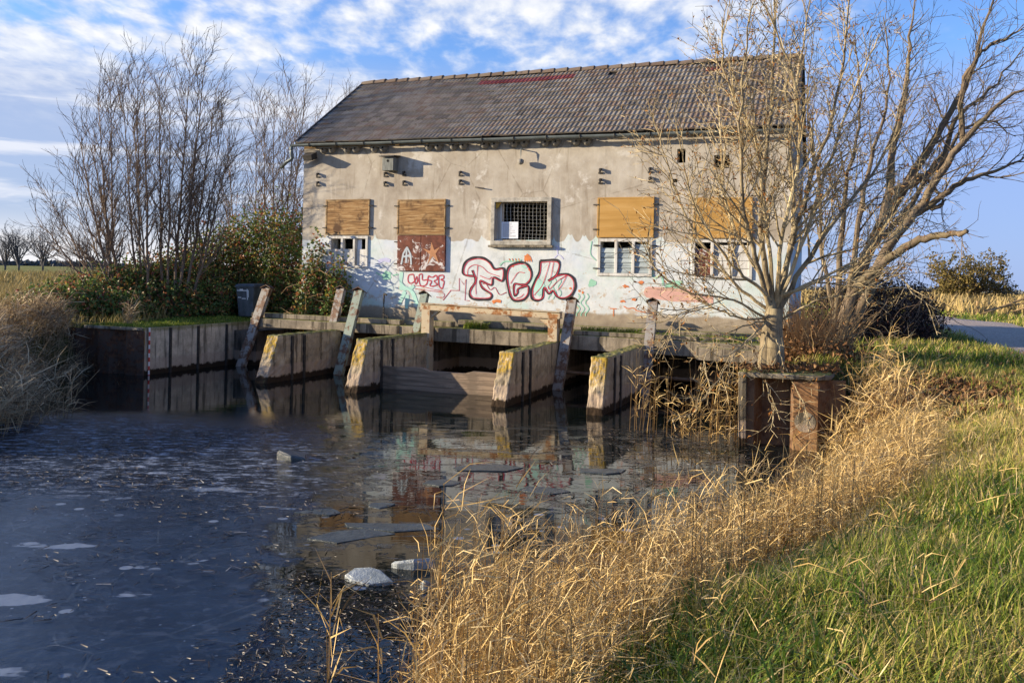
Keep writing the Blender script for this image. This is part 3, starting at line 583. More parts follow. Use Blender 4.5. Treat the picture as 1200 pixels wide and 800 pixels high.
inner = [[(425, 232), (430, 190), (470, 165), (520, 180), (560, 215), (630, 240)], [(490, 170), (485, 240), (478, 300), (480, 355)], [(505, 235), (560, 255), (580, 240)],
         [(790, 216), (750, 214), (722, 250), (700, 285)], [(735, 380), (765, 370), (785, 350)], [(950, 150), (930, 220), (900, 300), (850, 360)], [(975, 150), (958, 240), (945, 270)], [(940, 300), (950, 320), (1000, 270), (1060, 230)], [(1060, 230), (1030, 290), (1000, 330)]]
gb, gr, gd = MB(), MB(), MB()
for L in letters:
    P = [g7(*q) for q in L]; stroke(gb, P, .052, True)
    stroke(gr, P, .017, True, sc=.925)
for L in inner: stroke(gr, [g7(*q) for q in L], .014)
gb.build('graffiti_outline', M['spray_black'], house); gr.build('graffiti_fill_marking', M['spray_red'], house)
for L in ([(80, 225), (50, 232), (45, 268), (62, 284), (88, 268), (100, 240), (105, 270), (92, 285)], [(115, 228), (135, 225), (138, 262), (168, 262), (160, 292), (128, 300), (116, 270)], [(175, 235), (200, 245), (225, 232), (230, 258), (212, 270), (230, 290), (205, 302), (185, 296), (195, 270), (172, 260)], [(240, 235), (270, 232), (272, 252), (255, 260), (274, 270), (272, 290), (262, 316), (242, 296)]): stroke(gd, [g7(*q) for q in L], .030, True)
stroke(gd, [g7(*q) for q in [(65, 295), (120, 300), (200, 320), (270, 335)]], .016); stroke(gd, [g7(*q) for q in [(90, 318), (180, 330), (268, 345), (270, 372), (225, 372)]], .014)
stroke(gd, [g7(*q) for q in [(268, 392), (318, 328), (372, 330), (372, 250), (402, 292), (416, 258), (408, 392), (438, 394)]], .018, smooth=False)
stroke(gd, [g7(*q) for q in [(520, 285), (545, 290), (570, 325), (600, 310), (630, 355), (675, 340)]], .016)
gd.build('graffiti_small_lettering', M['spray_darkred'], house)
gg, gt, go, gp, gv = Multi(), Multi(), Multi(), MB(), Multi()
blob(gg, g3(425, 385), .13, .115); stroke(gg, [g3(*q) for q in [(400, 385), (378, 372)]], .03, smooth=False); stroke(gg, [g3(*q) for q in [(450, 385), (475, 380)]], .03, smooth=False)
for pts in ([(490, 370), (488, 420), (510, 450)], [(480, 440), (530, 450), (560, 515)], [(505, 455), (480, 510)], [(515, 470), (512, 530)], [(520, 450), (545, 430)]): stroke(gt, [g3(*q) for q in pts], .09)
for x in (140, 160, 180): stroke(gg, [g4(x+8*math.sin(k*1.3), 465+k*11) for k in range(10)], .022)
for k0 in range(3): stroke(gg, [g7(950+k0*32+10*math.sin(k*1.4), 250+k*17) for k in range(9)], .018)
blob(gg, g4(202, 420), .09, .085); blob(gt, g7(872, 300), .15, .19); blob(gt, g7(790, 172), .08, .05); blob(gg, g4(560, 425), .16, .10, 18, .5); stroke(gg, [g4(*q) for q in [(465, 350), (475, 395), (505, 385), (515, 430)]], .035); stroke(gg, [g4(*q) for q in [(200, 235), (195, 290), (220, 320)]], .02); stroke(gg, [g7(*q) for q in [(630, 170), (660, 145), (720, 142), (770, 135)]], .03)
for q in ((415, 415), (350, 432), (335, 498), (385, 490)): blob(go, g4(*q), .06, .035, 10, .5)
for q in ((714, 172), (820, 195), (1084, 316), (1140, 332), (1160, 342)): blob(go, g7(*q), .028, .03, 10)
blob(go, g7(812, 118), .085, .075); [stroke(go, [g7(790+k*14, 130), g7(794+k*14, 146)], .022, smooth=False) for k in range(4)]; stroke(go, [g7(*q) for q in [(585, 405), (610, 395), (640, 400)]], .07); [stroke(gd if False else go, [g7(690+k*20, 125), g7(698+k*20, 142)], .02, smooth=False) for k in range(4)]
stroke(go, [g4(*q) for q in [(340, 520), (360, 530), (385, 528), (400, 540), (440, 548)]], .022); stroke(go, [g4(*q) for q in [(280, 530), (310, 532), (297, 532), (296, 565)]], .02, smooth=False)
pp = [g4(*q) for q in [(435, 440), (450, 434), (560, 440), (640, 448), (650, 470), (735, 478), (735, 508), (650, 502), (560, 500), (440, 482), (428, 462)]]
gp.add(np.array([(q[0], -.0032, q[1]) for q in pp]), [tuple(range(len(pp)-1, -1, -1))])
stroke(gv, [g7(*q) for q in [(990, 50), (1000, 48), (1008, 58), (998, 75), (990, 62)]], .03); stroke(gv, [g7(*q) for q in [(998, 75), (1000, 100), (980, 122)]], .025); stroke(gv, [g7(*q) for q in [(1000, 100), (1020, 108), (1038, 130)]], .025); stroke(gv, [g3(*q) for q in [(388, 325), (415, 316), (440, 322)]], .09)
gg.build('graffiti_green_marking', M['spray_green'], house); gt.build('graffiti_teal_marking', M['spray_teal'], house); go.build('graffiti_orange_marking', M['spray_orange'], house); gp.build('graffiti_pink_bar', M['spray_pink'], house); gv.build('graffiti_violet_marking', M['spray_violet'], house)

# fittings hung on the wall
q = onf(460, 193, -.02); u, z = q[0], q[2]
bh = thing('nest_box', 'grey wooden bird nest box on the wall above the second board', 'nest box', (u, 0, z-.17), True)
mb = MB(); mb.box((u-.15, -.26, z-.17), (u+.15, -.012, z+.15)); mb.build('box_body', M['birdhouse_wood'], bh, base=(u, 0, z-.17), bevel=.005)
mb = MB(); mb.hexa([(u-.2, -.33, z+.155), (u+.2, -.33, z+.155), (u+.2, -.004, z+.19), (u-.2, -.004, z+.19), (u-.2, -.33, z+.18), (u+.2, -.33, z+.18), (u+.2, -.004, z+.215), (u-.2, -.004, z+.215)]); mb.build('box_roof', M['felt'], bh, base=(u, 0, z-.17))
mb = MB(); mb.tube([(u, -.262, z+.06), (u, -.264, z+.06)], .032, 12, cap=True); mb.build('entrance_hole', M['black_void'], bh, base=(u, 0, z-.17))
ords = ['first', 'second', 'third', 'fourth', 'fifth', 'sixth', 'seventh', 'eighth', 'ninth']
first = None
for k, (px, py) in enumerate([(382.7, 175.5), (410.7, 175.5), (442.7, 174.5), (507, 172.5), (536, 171.7), (572.5, 170), (607.5, 168.5), (644, 167.5), (680.5, 166.5)]):
    q = onf(px, py, -.1); u, z = q[0], min(q[2]-.03, 5.54)
    lab = ords[k]+' pair of grey swallow nest cups from the left under the gutter'
    if first is None:
        first = thing('nest_cups', lab, 'nest cups', (u, 0, z), True, 'swallow nest cups under the gutter'); bs = (u, 0, z)
        mb = MB(); mb.box((u-.25, -.18, z+.075), (u+.25, -.004, z+.095)); mb.box((u-.25, -.022, z-.05), (u+.25, -.004, z+.074)); mb.build('backing_plate', M['nest_clay'], first, base=bs)
        for s_ in (-1, 1):
            mb = MB(); v = []; n1, n2 = 12, 6
            for a in np.linspace(math.pi, 2*math.pi, n1):
                for b in np.linspace(0, math.pi/2, n2): v.append((u+s_*.125+.108*math.cos(a)*math.cos(b), -.022+.14*math.sin(a)*math.cos(b), z+.072-.115*math.sin(b)))
            i_ = (np.arange(n1-1)[:, None]*n2+np.arange(n2-1)[None]).ravel(); mb.add(v, np.stack([i_, i_+1, i_+1+n2, i_+n2], -1)); cup = mb.build('nest_cup', M['nest_clay'], first, base=bs, smooth=True)
            mb = MB(); mb.tube([(u+s_*.125+.03, -.158, z+.05), (u+s_*.125+.03, -.150, z+.05)], .026, 8, cap=True); mb.build('entrance_hole', M['black_void'], cup, base=bs)
    else: dup(first, W(u, 0, z), lab)
q = onf(365, 183, -.15); u, z = q[0], q[2]; fl = thing('floodlight', 'dark floodlight tilted under the left end of the gutter', 'lamp', (u, 0, z), True)
mb = MB(); mb.hexa([(u-.13, -.30, z-.14), (u+.13, -.30, z-.14), (u+.13, -.08, z-.06), (u-.13, -.08, z-.06), (u-.14, -.36, z+.0), (u+.14, -.36, z+.0), (u+.14, -.12, z+.10), (u-.14, -.12, z+.10)]); mb.build('lamp_housing', M['dark_iron'], fl, base=(u, 0, z), bevel=.01)
mb = MB(); mb.tube([(u, -.18, z), (u, -.1, z-.02), (u, -.003, z-.03)], .018, 6); mb.build('arm', M['dark_iron'], fl, base=(u, 0, z))
q = onf(611, 185, -.1); u, z = q[0], q[2]; lp = thing('wall_lamp', 'small wall lamp on a short upright arm above the open window', 'lamp', (u, 0, z), True)
mb = MB(); mb.tube([(u, -.003, z+.2), (u, -.12, z+.2), (u, -.14, z+.16), (u, -.14, z-.05)], .014, 6); mb.build('arm', M['zinc'], lp, base=(u, 0, z))
mb = MB(); mb.tube([(u, -.14, z-.03), (u, -.14, z-.06), (u, -.14, z-.13), (u, -.14, z-.16)], [.03, .075, .07, .03], 12, cap=True); mb.build('lamp_shade', M['nest_clay'], lp, base=(u, 0, z), smooth=True)

# ------------------------------------------------------------------ sluice deck, piers
zt = lambda u: 1.36-.011*u
dk = thing('sluice_deck', 'long weathered concrete deck slab across the sluice bays', 'deck', (4.5, -1, 0), True); B = (4.5, -1, 0)
def slab(acc, u0, u1, d0, d1, h0, h1): acc.hexa([(u0, d0, zt(u0)+h0), (u1, d0, zt(u1)+h0), (u1, d1, zt(u1)+h0), (u0, d1, zt(u0)+h0), (u0, d0, zt(u0)+h1), (u1, d0, zt(u1)+h1), (u1, d1, zt(u1)+h1), (u0, d1, zt(u0)+h1)])
mb = MB(); slab(mb, 3.35, 11.5, -1.0, -.02, -.31, 0); slab(mb, -.75, 3.348, -1.04, -.02, -.22, 0); mb.build('deck_slab', M['deck_concrete'], dk, base=B, bevel=.02)
mb = MB(); slab(mb, -.85, 3.3, -.86, -.62, -.215+.22, .12); slab(mb, 3.32, 4.5, -.62, -.40, .003, .12); slab(mb, 7.3, 10.1, -.93, -.60, .003, .095); slab(mb, 4.52, 11.4, -.3, -.03, .003, .16); mb.build('deck_kerb', M['deck_concrete'], dk, base=B, bevel=.015)
mb = MB(); slab(mb, 10.12, 11.48, -1.12, -1.003, -.36, -.10); mb.build('edge_beam', M['deck_concrete'], dk, base=B, bevel=.015)
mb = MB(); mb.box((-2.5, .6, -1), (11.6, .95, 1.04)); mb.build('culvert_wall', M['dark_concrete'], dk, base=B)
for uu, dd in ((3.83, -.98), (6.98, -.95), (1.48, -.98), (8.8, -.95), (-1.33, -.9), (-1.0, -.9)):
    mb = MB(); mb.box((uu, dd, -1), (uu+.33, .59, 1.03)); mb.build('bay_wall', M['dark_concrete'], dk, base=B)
# the four piers
piers = [(1.46, 1.52, -3.72, -3.32, -.99, 1.15, 'leftmost low pier, mossy along the top'), (3.83, 3.95, -4.08, -3.66, -.99, 1.19, 'second pier from the left, yellow lichen nose beside the stop logs'), (7.03, 6.98, -4.40, -4.02, -.99, 1.12, 'third pier from the left, under the right post of the frame'), (8.81, 8.83, -4.52, -4.24, -.99, 1.13, 'rightmost pier, its lichen nose beside the reeds')]
for u0, ub, db, dt, d1, zt_, lab in piers:
    mb = MB(); w = .305
    v = [(u0, db, -.9), (u0+w, db, -.9), (ub+w, d1, -.9), (ub, d1, -.9), (u0+.01, dt, zt_), (u0+w-.01, dt, zt_), (ub+w-.01, d1, zt_+.02), (ub+.01, d1, zt_+.02)]
    ext = (db-dt)/(zt_-.18); v[0] = (u0, db+ext*1.08, -.9); v[1] = (u0+w, db+ext*1.08, -.9)
    mb.hexa(v)
    base = (u0+w/2, db, 0); o = mb.build('sluice_pier', M['concrete'], None, base=base, local=True, bevel=.022)
    sub = o.modifiers.new('s', 'SUBSURF'); sub.subdivision_type = 'SIMPLE'; sub.levels = sub.render_levels = 5
    tx = bpy.data.textures.get('lump') or bpy.data.textures.new('lump', 'CLOUDS'); tx.noise_scale = .13
    dm = o.modifiers.new('d', 'DISPLACE'); dm.texture = tx; dm.strength = .05; dm.mid_level = .5; dm.texture_coords = 'GLOBAL'
    tag(o, 'battered concrete sluice pier, '+lab, 'pier', 'sluice piers')
    for dq in (.42, .85):                                # slots and angle irons on the side face
        uq = u0+(ub-u0)*dq/(d1-dt)+w; mb = MB(); mb.box((uq-.014, dt+dq, -.3), (uq+.02, dt+dq+.075, zt_-.03)); mb.build('stop_log_slot', M['dark_iron'], o, base=base)
# retaining wall at the left
mb = MB(); mb.hexa([(-1.72, -3.84, -.9), (-1.35, -3.84, -.9), (-1.35, .9, -.9), (-1.72, .9, -.9), (-1.72, -3.84, 1.215), (-1.36, -3.84, 1.215), (-1.36, .9, 1.235), (-1.72, .9, 1.235)])
rw = mb.build('retaining_wall', M['wall_concrete'], None, base=(-1.5, -2, 0), local=True, bevel=.02); tag(rw, 'streaked concrete retaining wall with mossy top at the left bank', 'wall')
for dq in (-3.1, -2.2, -1.2): mb = MB(); mb.box((-1.36, dq, -.3), (-1.325, dq+.06, 1.19)); mb.build('wall_seam', M['dark_iron'], rw, base=(-1.5, -2, 0))
sp = thing('sheet_pile_wall', 'rusty dark sheet pile corner at the left end of the retaining wall', 'wall', (-2.1, -3.9, 0), True); bb = (-2.1, -3.9, 0)
mb = MB(); x = -3.75
prof2 = [(-4.9, -2.52), (-4.75, -2.66), (-4.4, -2.66), (-4.25, -2.52), (-3.9, -2.52), (-3.75, -2.66), (-3.42, -2.66), (-3.3, -2.54), (-3.06, -2.54), (-2.94, -2.66), (-2.62, -2.66), (-2.49, -2.62)]; prof2 = [(q[0]+1.14, q[1]-1.25) for q in prof2]
for (a, b), (c_, d_) in zip(prof2[:-1], prof2[1:]): mb.hexa([(a, b, -.8), (c_, d_, -.8), (c_, d_+.03, -.8), (a, b+.03, -.8), (a, b, 1.15), (c_, d_, 1.15), (c_, d_+.03, 1.15), (a, b+.03, 1.15)])
mb.build('pile_sheet', M['dark_rust'], sp, base=bb)
mb = MB(); mb.box((-3.0, -3.95, 1.155), (-1.39, -3.86, 1.225)); mb.build('capping', M['deck_concrete'], sp, base=bb, bevel=.015)
# gauge staff
gq = (-1.32, -3.74, .1); gs = thing('water_gauge', 'thin red and white gauge staff on the left retaining wall', 'gauge', gq, True)
mb, mr = Multi(), Multi()
for k in range(12): (mb if k % 2 else mr).box((-1.322, -3.755, .1+k*.093), (-1.307, -3.718, .1+(k+1)*.093-.001))
mb.build('white_marking', M['gauge_white'], gs, base=gq); mr.build('red_marking', M['gauge_red'], gs, base=gq)
# leaning guide posts: steel channels with a little sloping cap
posts = [((312, 337), (284, 420), -.95, -1.2, 'grey_rust', .11, 'leaning grey guide post with peeling paint by the wheeled bin'), ((399, 338), (388, 386), -.75, -1.02, 'grey_rust', .10, 'short rusty guide post behind the leftmost pier'), ((420, 340), (398, 428), -.9, -1.55, 'green_rust', .105, 'pale green guide post leaning across the leftmost pier'),
         ((497, 344), (486, 392), -.8, -1.2, 'green_rust', .085, 'guide post leaning left of the timber frame'), ((670, 351), (654, 449), -.9, -1.6, 'grey_rust', .10, 'guide post with dark cap leaning right of the timber frame'), ((765, 353), (757, 436), -.9, -1.5, 'grey_rust', .095, 'guide post behind the rightmost pier'),]
for (tp, bt, d1, d0, mat, hw, lab) in posts:
    a = onf(*bt, d0); b = onf(*tp, d1); base = tuple(a)
    if a[2] < .75: a = a+(b-a)*((-.05-a[2])/(b[2]-a[2]))
    else: a = a-(b-a)*.03
    r = thing('guide_post', lab, 'post', base, True, 'leaning guide posts of the sluices')
    t_ = (b-a)/np.linalg.norm(b-a); fwd = np.cross((1, 0, 0), t_); fwd /= np.linalg.norm(fwd)      # fwd: across the post, in the d-z plane
    if fwd[1] > 0: fwd = -fwd
    mb = MB(); mb.bar(a, b, (1, 0, 0), hw, .010)
    for sg in (-1, 1): mb.bar(a+sg*(hw-.006)*np.array((1, 0, 0))-fwd*.06, b+sg*(hw-.006)*np.array((1, 0, 0))-fwd*.06, (1, 0, 0), .007, .052)
    mb.build('channel', M[mat], r, base=base)
    mb = MB(); up = np.array((0, 0, 1.)); X = np.array((1., 0, 0)); c0 = b+t_*.012
    ridge = [c0+fwd*.05+t_*.04, c0-fwd*.16+t_*.04]
    for sg in (-1, 1): 
        e0, e1 = c0+fwd*.05+sg*X*(hw+.035)-t_*.03, c0-fwd*.16+sg*X*(hw+.035)-t_*.03
        mb.hexa([e0, e1, ridge[1]-t_*.001, ridge[0]-t_*.001, e0+t_*.02, e1+t_*.02, ridge[1]+t_*.02, ridge[0]+t_*.02])
    mb.build('cap', M['dark_rust'], r, base=base)
# timber frame across the middle bay
fq = (5.5, -1.15, 1.0); ff = thing('lifting_gantry', 'rusty cream steel lifting frame standing across the middle bay', 'frame', fq, True)
a, b = onf(497, 355.5, -1.2), onf(655, 366, -1.2); ca, cb = a-(0, 0, .06), b-(0, 0, .06)
mb = MB(); mb.bar(ca+(-.05, 0, 0), cb+(.05, 0, 0), (0, 1, 0), .075, .055); mb.bar(ca+(-.05, 0, .066), cb+(.05, 0, .066), (0, 1, 0), .11, .010); mb.bar(ca+(-.05, 0, -.066), cb+(.05, 0, -.066), (0, 1, 0), .11, .010); mb.build('beam', M['cream_rust'], ff, base=fq, bevel=.004)
for q, zb in ((ca, -.3), (cb, 1.08)):
    sg = 1 if q is ca else -1
    mb = MB(); x0 = q[0]+sg*.10; mb.box((x0-.10, -1.32, zb), (x0+.10, -1.30, q[2]-.078)); mb.box((x0-.10, -1.299, zb), (x0-.085, -1.10, q[2]-.078)); mb.box((x0+.085, -1.299, zb), (x0+.10, -1.10, q[2]-.078)); mb.build('leg', M['cream_rust'], ff, base=fq)
    mb = MB(); mb.prism([(x0+sg*.102, -1.25, q[2]-.08), (x0+sg*.34, -1.25, q[2]-.08), (x0+sg*.102, -1.25, q[2]-.26)], (0, .1, 0)); mb.build('brace', M['cream_rust'], ff, base=fq)
# stop logs
for k, (z0, z1, lab) in enumerate(((.455, .64, 'uppermost grey stop log plank with a ragged upper edge'), (.28, .45, 'middle grey stop log plank between two piers'), (.09, .275, 'lowest stop log plank at the waterline'))):
    mb = MB(); n = 16; us_ = np.linspace(4.125, 7.03, n+1)
    for i_ in range(n):
        e0, e1 = (z1-(.05*vnoise(np.array([us_[i_]]), np.array([3.]), 2.2, 3)[0]+(.05 if 1.1 < us_[i_]-4.1 < 1.9 else 0)) if k == 0 else z1), (z1-(.05*vnoise(np.array([us_[i_+1]]), np.array([3.]), 2.2, 3)[0]+(.05 if 1.1 < us_[i_+1]-4.1 < 1.9 else 0)) if k == 0 else z1)
        mb.hexa([(us_[i_], -3.16, z0), (us_[i_+1], -3.16, z0), (us_[i_+1], -3.03, z0), (us_[i_], -3.03, z0), (us_[i_], -3.16, e0), (us_[i_+1], -3.16, e1), (us_[i_+1], -3.03, e1), (us_[i_], -3.03, e0)], .5)
    tag(mb.build('stop_log', M['grey_wood'], None, base=(5.5, -3.1, z0), local=True), lab, 'plank', 'stop logs across the middle bay')
# pipes in the right bays
for u0, u1, lab in ((7.28, 8.82, 'rusty pipe in the dark bay between third and rightmost pier'), (9.13, 11.6, 'rusty pipe in the wide dark bay behind the reeds')):
    mb = MB(); mb.tube([(u0, -1.3, .52), (u1, -1.3, .49)], .035, 8, cap=True); tag(mb.build('cross_pipe', M['rusty_steel'], None, base=(u0, -1.3, .5), local=True), lab, 'pipe', 'rusty cross pipes in the bays')
# short service pipe by the wall
q = onf(450, 345, -.2); mb = MB(); z0 = zt(2.2); mb.tube(catmull([(q[0], -.2, z0-.02), (q[0], -.2, z0+.62), (q[0]+.03, -.22, z0+.68), (q[0]+.10, -.24, z0+.66)], 4), .022, 6, cap=True); mb.tube([(q[0]-.02, -.2, z0+.2), (q[0]+.14, -.22, z0+.14), (q[0]+.17, -.22, z0-.02)], .018, 6)
tag(mb.build('standpipe', M['dark_iron'], None, base=(q[0], -.2, z0), local=True), 'thin dark standpipe with a bent top against the white wall', 'pipe')
# right abutment of steel sheet piles
ab = thing('sheet_pile_abutment', 'rusty sheet pile abutment with concrete cap below the pale tree', 'abutment', (4.1, 12.7, 0)); bs = (4.1, 12.7, 0); ab.rotation_euler.z = -.33
def unrot(p):
    x, y = p[0]-4.1, p[1]-12.7; c_, s_ = math.cos(.33), math.sin(.33); return np.array((4.1+c_*x-s_*y, 12.7+s_*x+c_*y, p[2]))
mb = MB(); pr = [(3.52, 13.3), (3.52, 12.62), (3.66, 12.62), (3.76, 12.90), (4.14, 12.90), (4.22, 12.62), (4.54, 12.60), (4.60, 12.70), (4.72, 12.86), (4.95, 12.92)]
for (a, b), (c_, d_) in zip(pr[:-1], pr[1:]):
    dx, dy = c_-a, d_-b; l = math.hypot(dx, dy); ox, oy = -dy/l*.025, dx/l*.025
    mb.hexa([(a, b, -.8), (c_, d_, -.8), (c_+ox, d_+oy, -.8), (a+ox, b+oy, -.8), (a, b, 1.02), (c_, d_, 1.02), (c_+ox, d_+oy, 1.02), (a+ox, b+oy, 1.02)])
mb.build('pile_sheet', M['rusty_steel'], ab, base=bs)
mb = MB(); mb.box((4.215, 12.575, -.2), (4.56, 12.594, 1.0)); mb.build('pile_panel', M['orange_steel'], ab, base=bs, bevel=.004)
mb = MB(); mb.tube([(4.385, 12.574, .42), (4.385, 12.570, .42)], .15, 20, cap=True); mb.build('washed_patch', M['cap_concrete'], ab, base=bs)
mb = MB(); mb.hexa([(3.45, 12.56, -.3), (3.56, 12.56, -.3), (3.56, 12.7, -.3), (3.45, 12.7, -.3), (3.43, 12.55, 1.03), (3.55, 12.55, 1.03), (3.55, 12.7, 1.03), (3.43, 12.7, 1.03)]); mb.build('corner_post', M['cap_concrete'], ab, base=bs, bevel=.01)
mb = MB(); mb.prism([(3.42, 12.56, 1.03), (4.18, 12.54, 1.03), (4.58, 12.57, 1.03), (4.74, 12.74, 1.03), (4.8, 13.2, 1.03), (3.46, 13.3, 1.03)], (0, 0, .085)); mb.build('capping', M['cap_concrete'], ab, base=bs, bevel=.025)
mb = MB(); p0, p1 = unrot(W(11.60, -5.75, .18)), unrot(W(11.62, .9, .18)); n_ = unrot(np.array((4.1-DU[0]*.12, 12.7-DU[1]*.12, 0)))-np.array((4.1, 12.7, 0))
mb.hexa([p0+(0, 0, -.8), p1+(0, 0, -.8), p1-n_+(0, 0, -.8), p0-n_+(0, 0, -.8), p0+(0, 0, 1.02), p1+(0, 0, 1.02), p1-n_+(0, 0, 1.02), p0-n_+(0, 0, 1.02)]); mb.build('side_wall', M['dark_concrete'], ab, base=bs)
# wheeled bin
bx = (-7.62, 24.9); zb = zat(*bx)-.01; base = (bx[0], bx[1], zb); bn = thing('wheeled_bin', 'old dark wheeled bin with white paint splashes by the bramble', 'bin', base); bn.rotation_euler.z = -.2
mb = MB(); prf = [(.23, .26, .06), (.285, .345, .93)]
mb.hexa([(-.23, -.26, .06), (.23, -.26, .06), (.23, .26, .06), (-.23, .26, .06), (-.285, -.345, .93), (.285, -.345, .93), (.285, .345, .93), (-.285, .345, .93)]); mb.build('body', M['bin_plastic'], bn, bevel=.03)
mb = MB(); mb.box((-.305, -.365, .905), (.305, .365, .945)); mb.build('rim', M['bin_plastic'], bn, bevel=.012)
mb = MB(); mb.hexa([(-.31, -.375, .948), (.31, -.375, .948), (.31, .375, .948), (-.31, .375, .948), (-.26, -.3, 1.0), (.26, -.3, 1.0), (.26, .33, 1.02), (-.26, .33, 1.02)]); mb.build('lid', M['bin_plastic'], bn, bevel=.012)
for sg in (-1, 1): mb = MB(); mb.tube([(sg*.2, .28, .1), (sg*.25, .28, .1)], .1, 14, cap=True); mb.build('wheel', M['dark_iron'], bn)
mb = MB(); yf = lambda z: -.26-.085*(z-.06)/.87-.004
for (x0, x1, z0, z1) in ((-.24, .12, .80, .83), (.06, .09, .55, .86), (.10, .12, .62, .80), (-.22, -.12, .60, .63), (-.1, .02, .57, .60), (-.16, -.06, .83, .86)): mb.hexa([(x0, yf(z0), z0), (x1, yf(z0), z0), (x1, yf(z0)+.003, z0), (x0, yf(z0)+.003, z0), (x0, yf(z1), z1), (x1, yf(z1), z1), (x1, yf(z1)+.003, z1), (x0, yf(z1)+.003, z1)])
mb.build('paint_splash_marking', M['white_splash'], bn)
# broken ice
def lump(name, px, py, sx, sy, sz, lab, mat, seed):
    r_ = np.random.default_rng(seed); p = onz(px, py, 0); n = 7 if sz > .03 else 6; a = np.sort(r_.random(n)*.9+np.arange(n))*2*math.pi/n; rr = .6+.7*r_.random(n); v = []
    for f_, z in ((1.0, -.03), (1.0, sz*.7), (.86, sz)):
        for k in range(n): v.append((p[0]+sx*rr[k]*f_*math.cos(a[k]), p[1]+sy*rr[k]*f_*math.sin(a[k]), z*(1+.75*math.cos(a[k]+seed))+.01*r_.random() if z > 0 else z))
    k = np.arange(n); k2 = (k+1) % n; mb = MB(); mb.add(v, [np.stack([k, k2, k2+n, k+n], -1), np.stack([k+n, k2+n, k2+2*n, k+2*n], -1), (np.arange(n)+2*n)[None]])
    return tag(mb.build(name, M[mat], None, base=tuple(p), bevel=.004 if sz > .03 else 0), lab, 'ice')
lump('ice_chunk', 484, 663, .165, .12, .05, 'white topped floating ice chunk, the farther of the two large ones', 'ice_block', 1)
lump('ice_chunk', 432, 681, .19, .11, .05, 'greyish floating ice chunk, the nearer of the two large ones', 'ice_block', 5)
lump('ice_chunk', 499, 690, .06, .05, .045, 'tiny ice chunk beside the two large ones', 'ice_block', 8)
lump('ice_chunk', 343, 537, .22, .20, .07, 'lone dark ice chunk out in front of the leftmost pier', 'ice_plate', 3)
for k, (px, py, sx, sy) in enumerate(((520, 566, .30, .16), (462, 618, .42, .2), (405, 628, .4, .22), (640, 575, .34, .2), (447, 592, .12, .13), (560, 548, .45, .2), (700, 552, .4, .2), (380, 600, .25, .16))):
    tag(lump('ice_plate', px, py, sx, sy, .005, '', 'ice_plate', 20+k), 'thin grey plate of broken ice floating flat on the pond', 'ice', 'thin plates of broken ice')
#@@VEG
# ------------------------------------------------------------------ trees
def unit(v): return v/(np.linalg.norm(v)+1e-9)
def wander(p, d, L, n, amt, up, bias=None):
    pts = [np.array(p, float)]; d = unit(np.array(d, float)); st = L/n
    for _ in range(n):
        d = d+rng.normal(0, amt, 3)+np.array((0, 0, up))
        if bias is not None: d = d+bias
        d = unit(d); pts.append(pts[-1]+d*st)
    return np.array(pts)
def sprout(acc, tips, pts, r0, r1, lev, spec, t0=.25):
    """children along a limb; spec = list of (spacing, length, angle, wander, up, sides, min radius)"""
    if lev >= len(spec): return
    sp, L0, ang, wa, up, k, rmin = spec[lev][:7]; bias = spec[lev][7] if len(spec[lev]) > 7 else None
    seg = np.linalg.norm(np.diff(pts, axis=0), axis=1); tot = seg.sum(); cum = np.concatenate([[0], np.cumsum(seg)])/tot
    n = max(1, int(tot*(1-t0)/sp+rng.random()))
    for q in range(n):
        t = t0+(1-t0)*(q+rng.random())/n; t = min(t, .99); i = min(np.searchsorted(cum, t)-1, len(seg)-1); i = max(i, 0)
        f = (t-cum[i])/(cum[i+1]-cum[i]+1e-9); p = pts[i]*(1-f)+pts[i+1]*f; d = unit(pts[i+1]-pts[i])
        a = unit(np.cross(d, rng.normal(size=3))); th = ang*(.7+.6*rng.random()); nd = d*math.cos(th)+a*math.sin(th)
        L = L0*(.45+.75*rng.random())*(1.15-.75*t if lev == 0 else 1.); R = max(rmin, min((r0+(r1-r0)*t)*.62, L*.014+rmin*.6))
        m = max(3, min(8, int(L/.12))) if lev < len(spec)-1 else 4
        c = wander(p, nd, L, m, wa, up, bias); acc.tube(c, np.linspace(R, max(rmin*.55, .0018), len(c)), k)
        if tips is not None and lev >= len(spec)-2: tips.append(c)
        sprout(acc, tips, c, R, rmin*.6, lev+1, spec, .15)
def cards(acc, P, size, aspect=.55, droop=None):
    P = np.asarray(P, float).reshape(-1, 3); n = len(P); a = rng.normal(size=(n, 3))
    if droop is not None: a += np.array(droop)
    a /= np.linalg.norm(a, axis=1)[:, None]; b = np.cross(a, rng.normal(size=(n, 3))); b /= np.linalg.norm(b, axis=1)[:, None]
    s = size*(.6+.8*rng.random(n))[:, None]; nr = np.cross(a, b)*s*.18
    v = np.stack([P, P+a*s*.5+b*s*aspect*.5+nr, P+a*s, P+a*s*.5-b*s*aspect*.5+nr], 1).reshape(-1, 3)
    acc.add(v, np.arange(4*n).reshape(n, 4), np.repeat(rng.random(n), 4))
def flare(p, rad, h=.5): return np.array([p+(0, 0, -.25), p+(0, 0, .12), p+(0, 0, h)]), [rad*1.5, rad*1.12, rad]

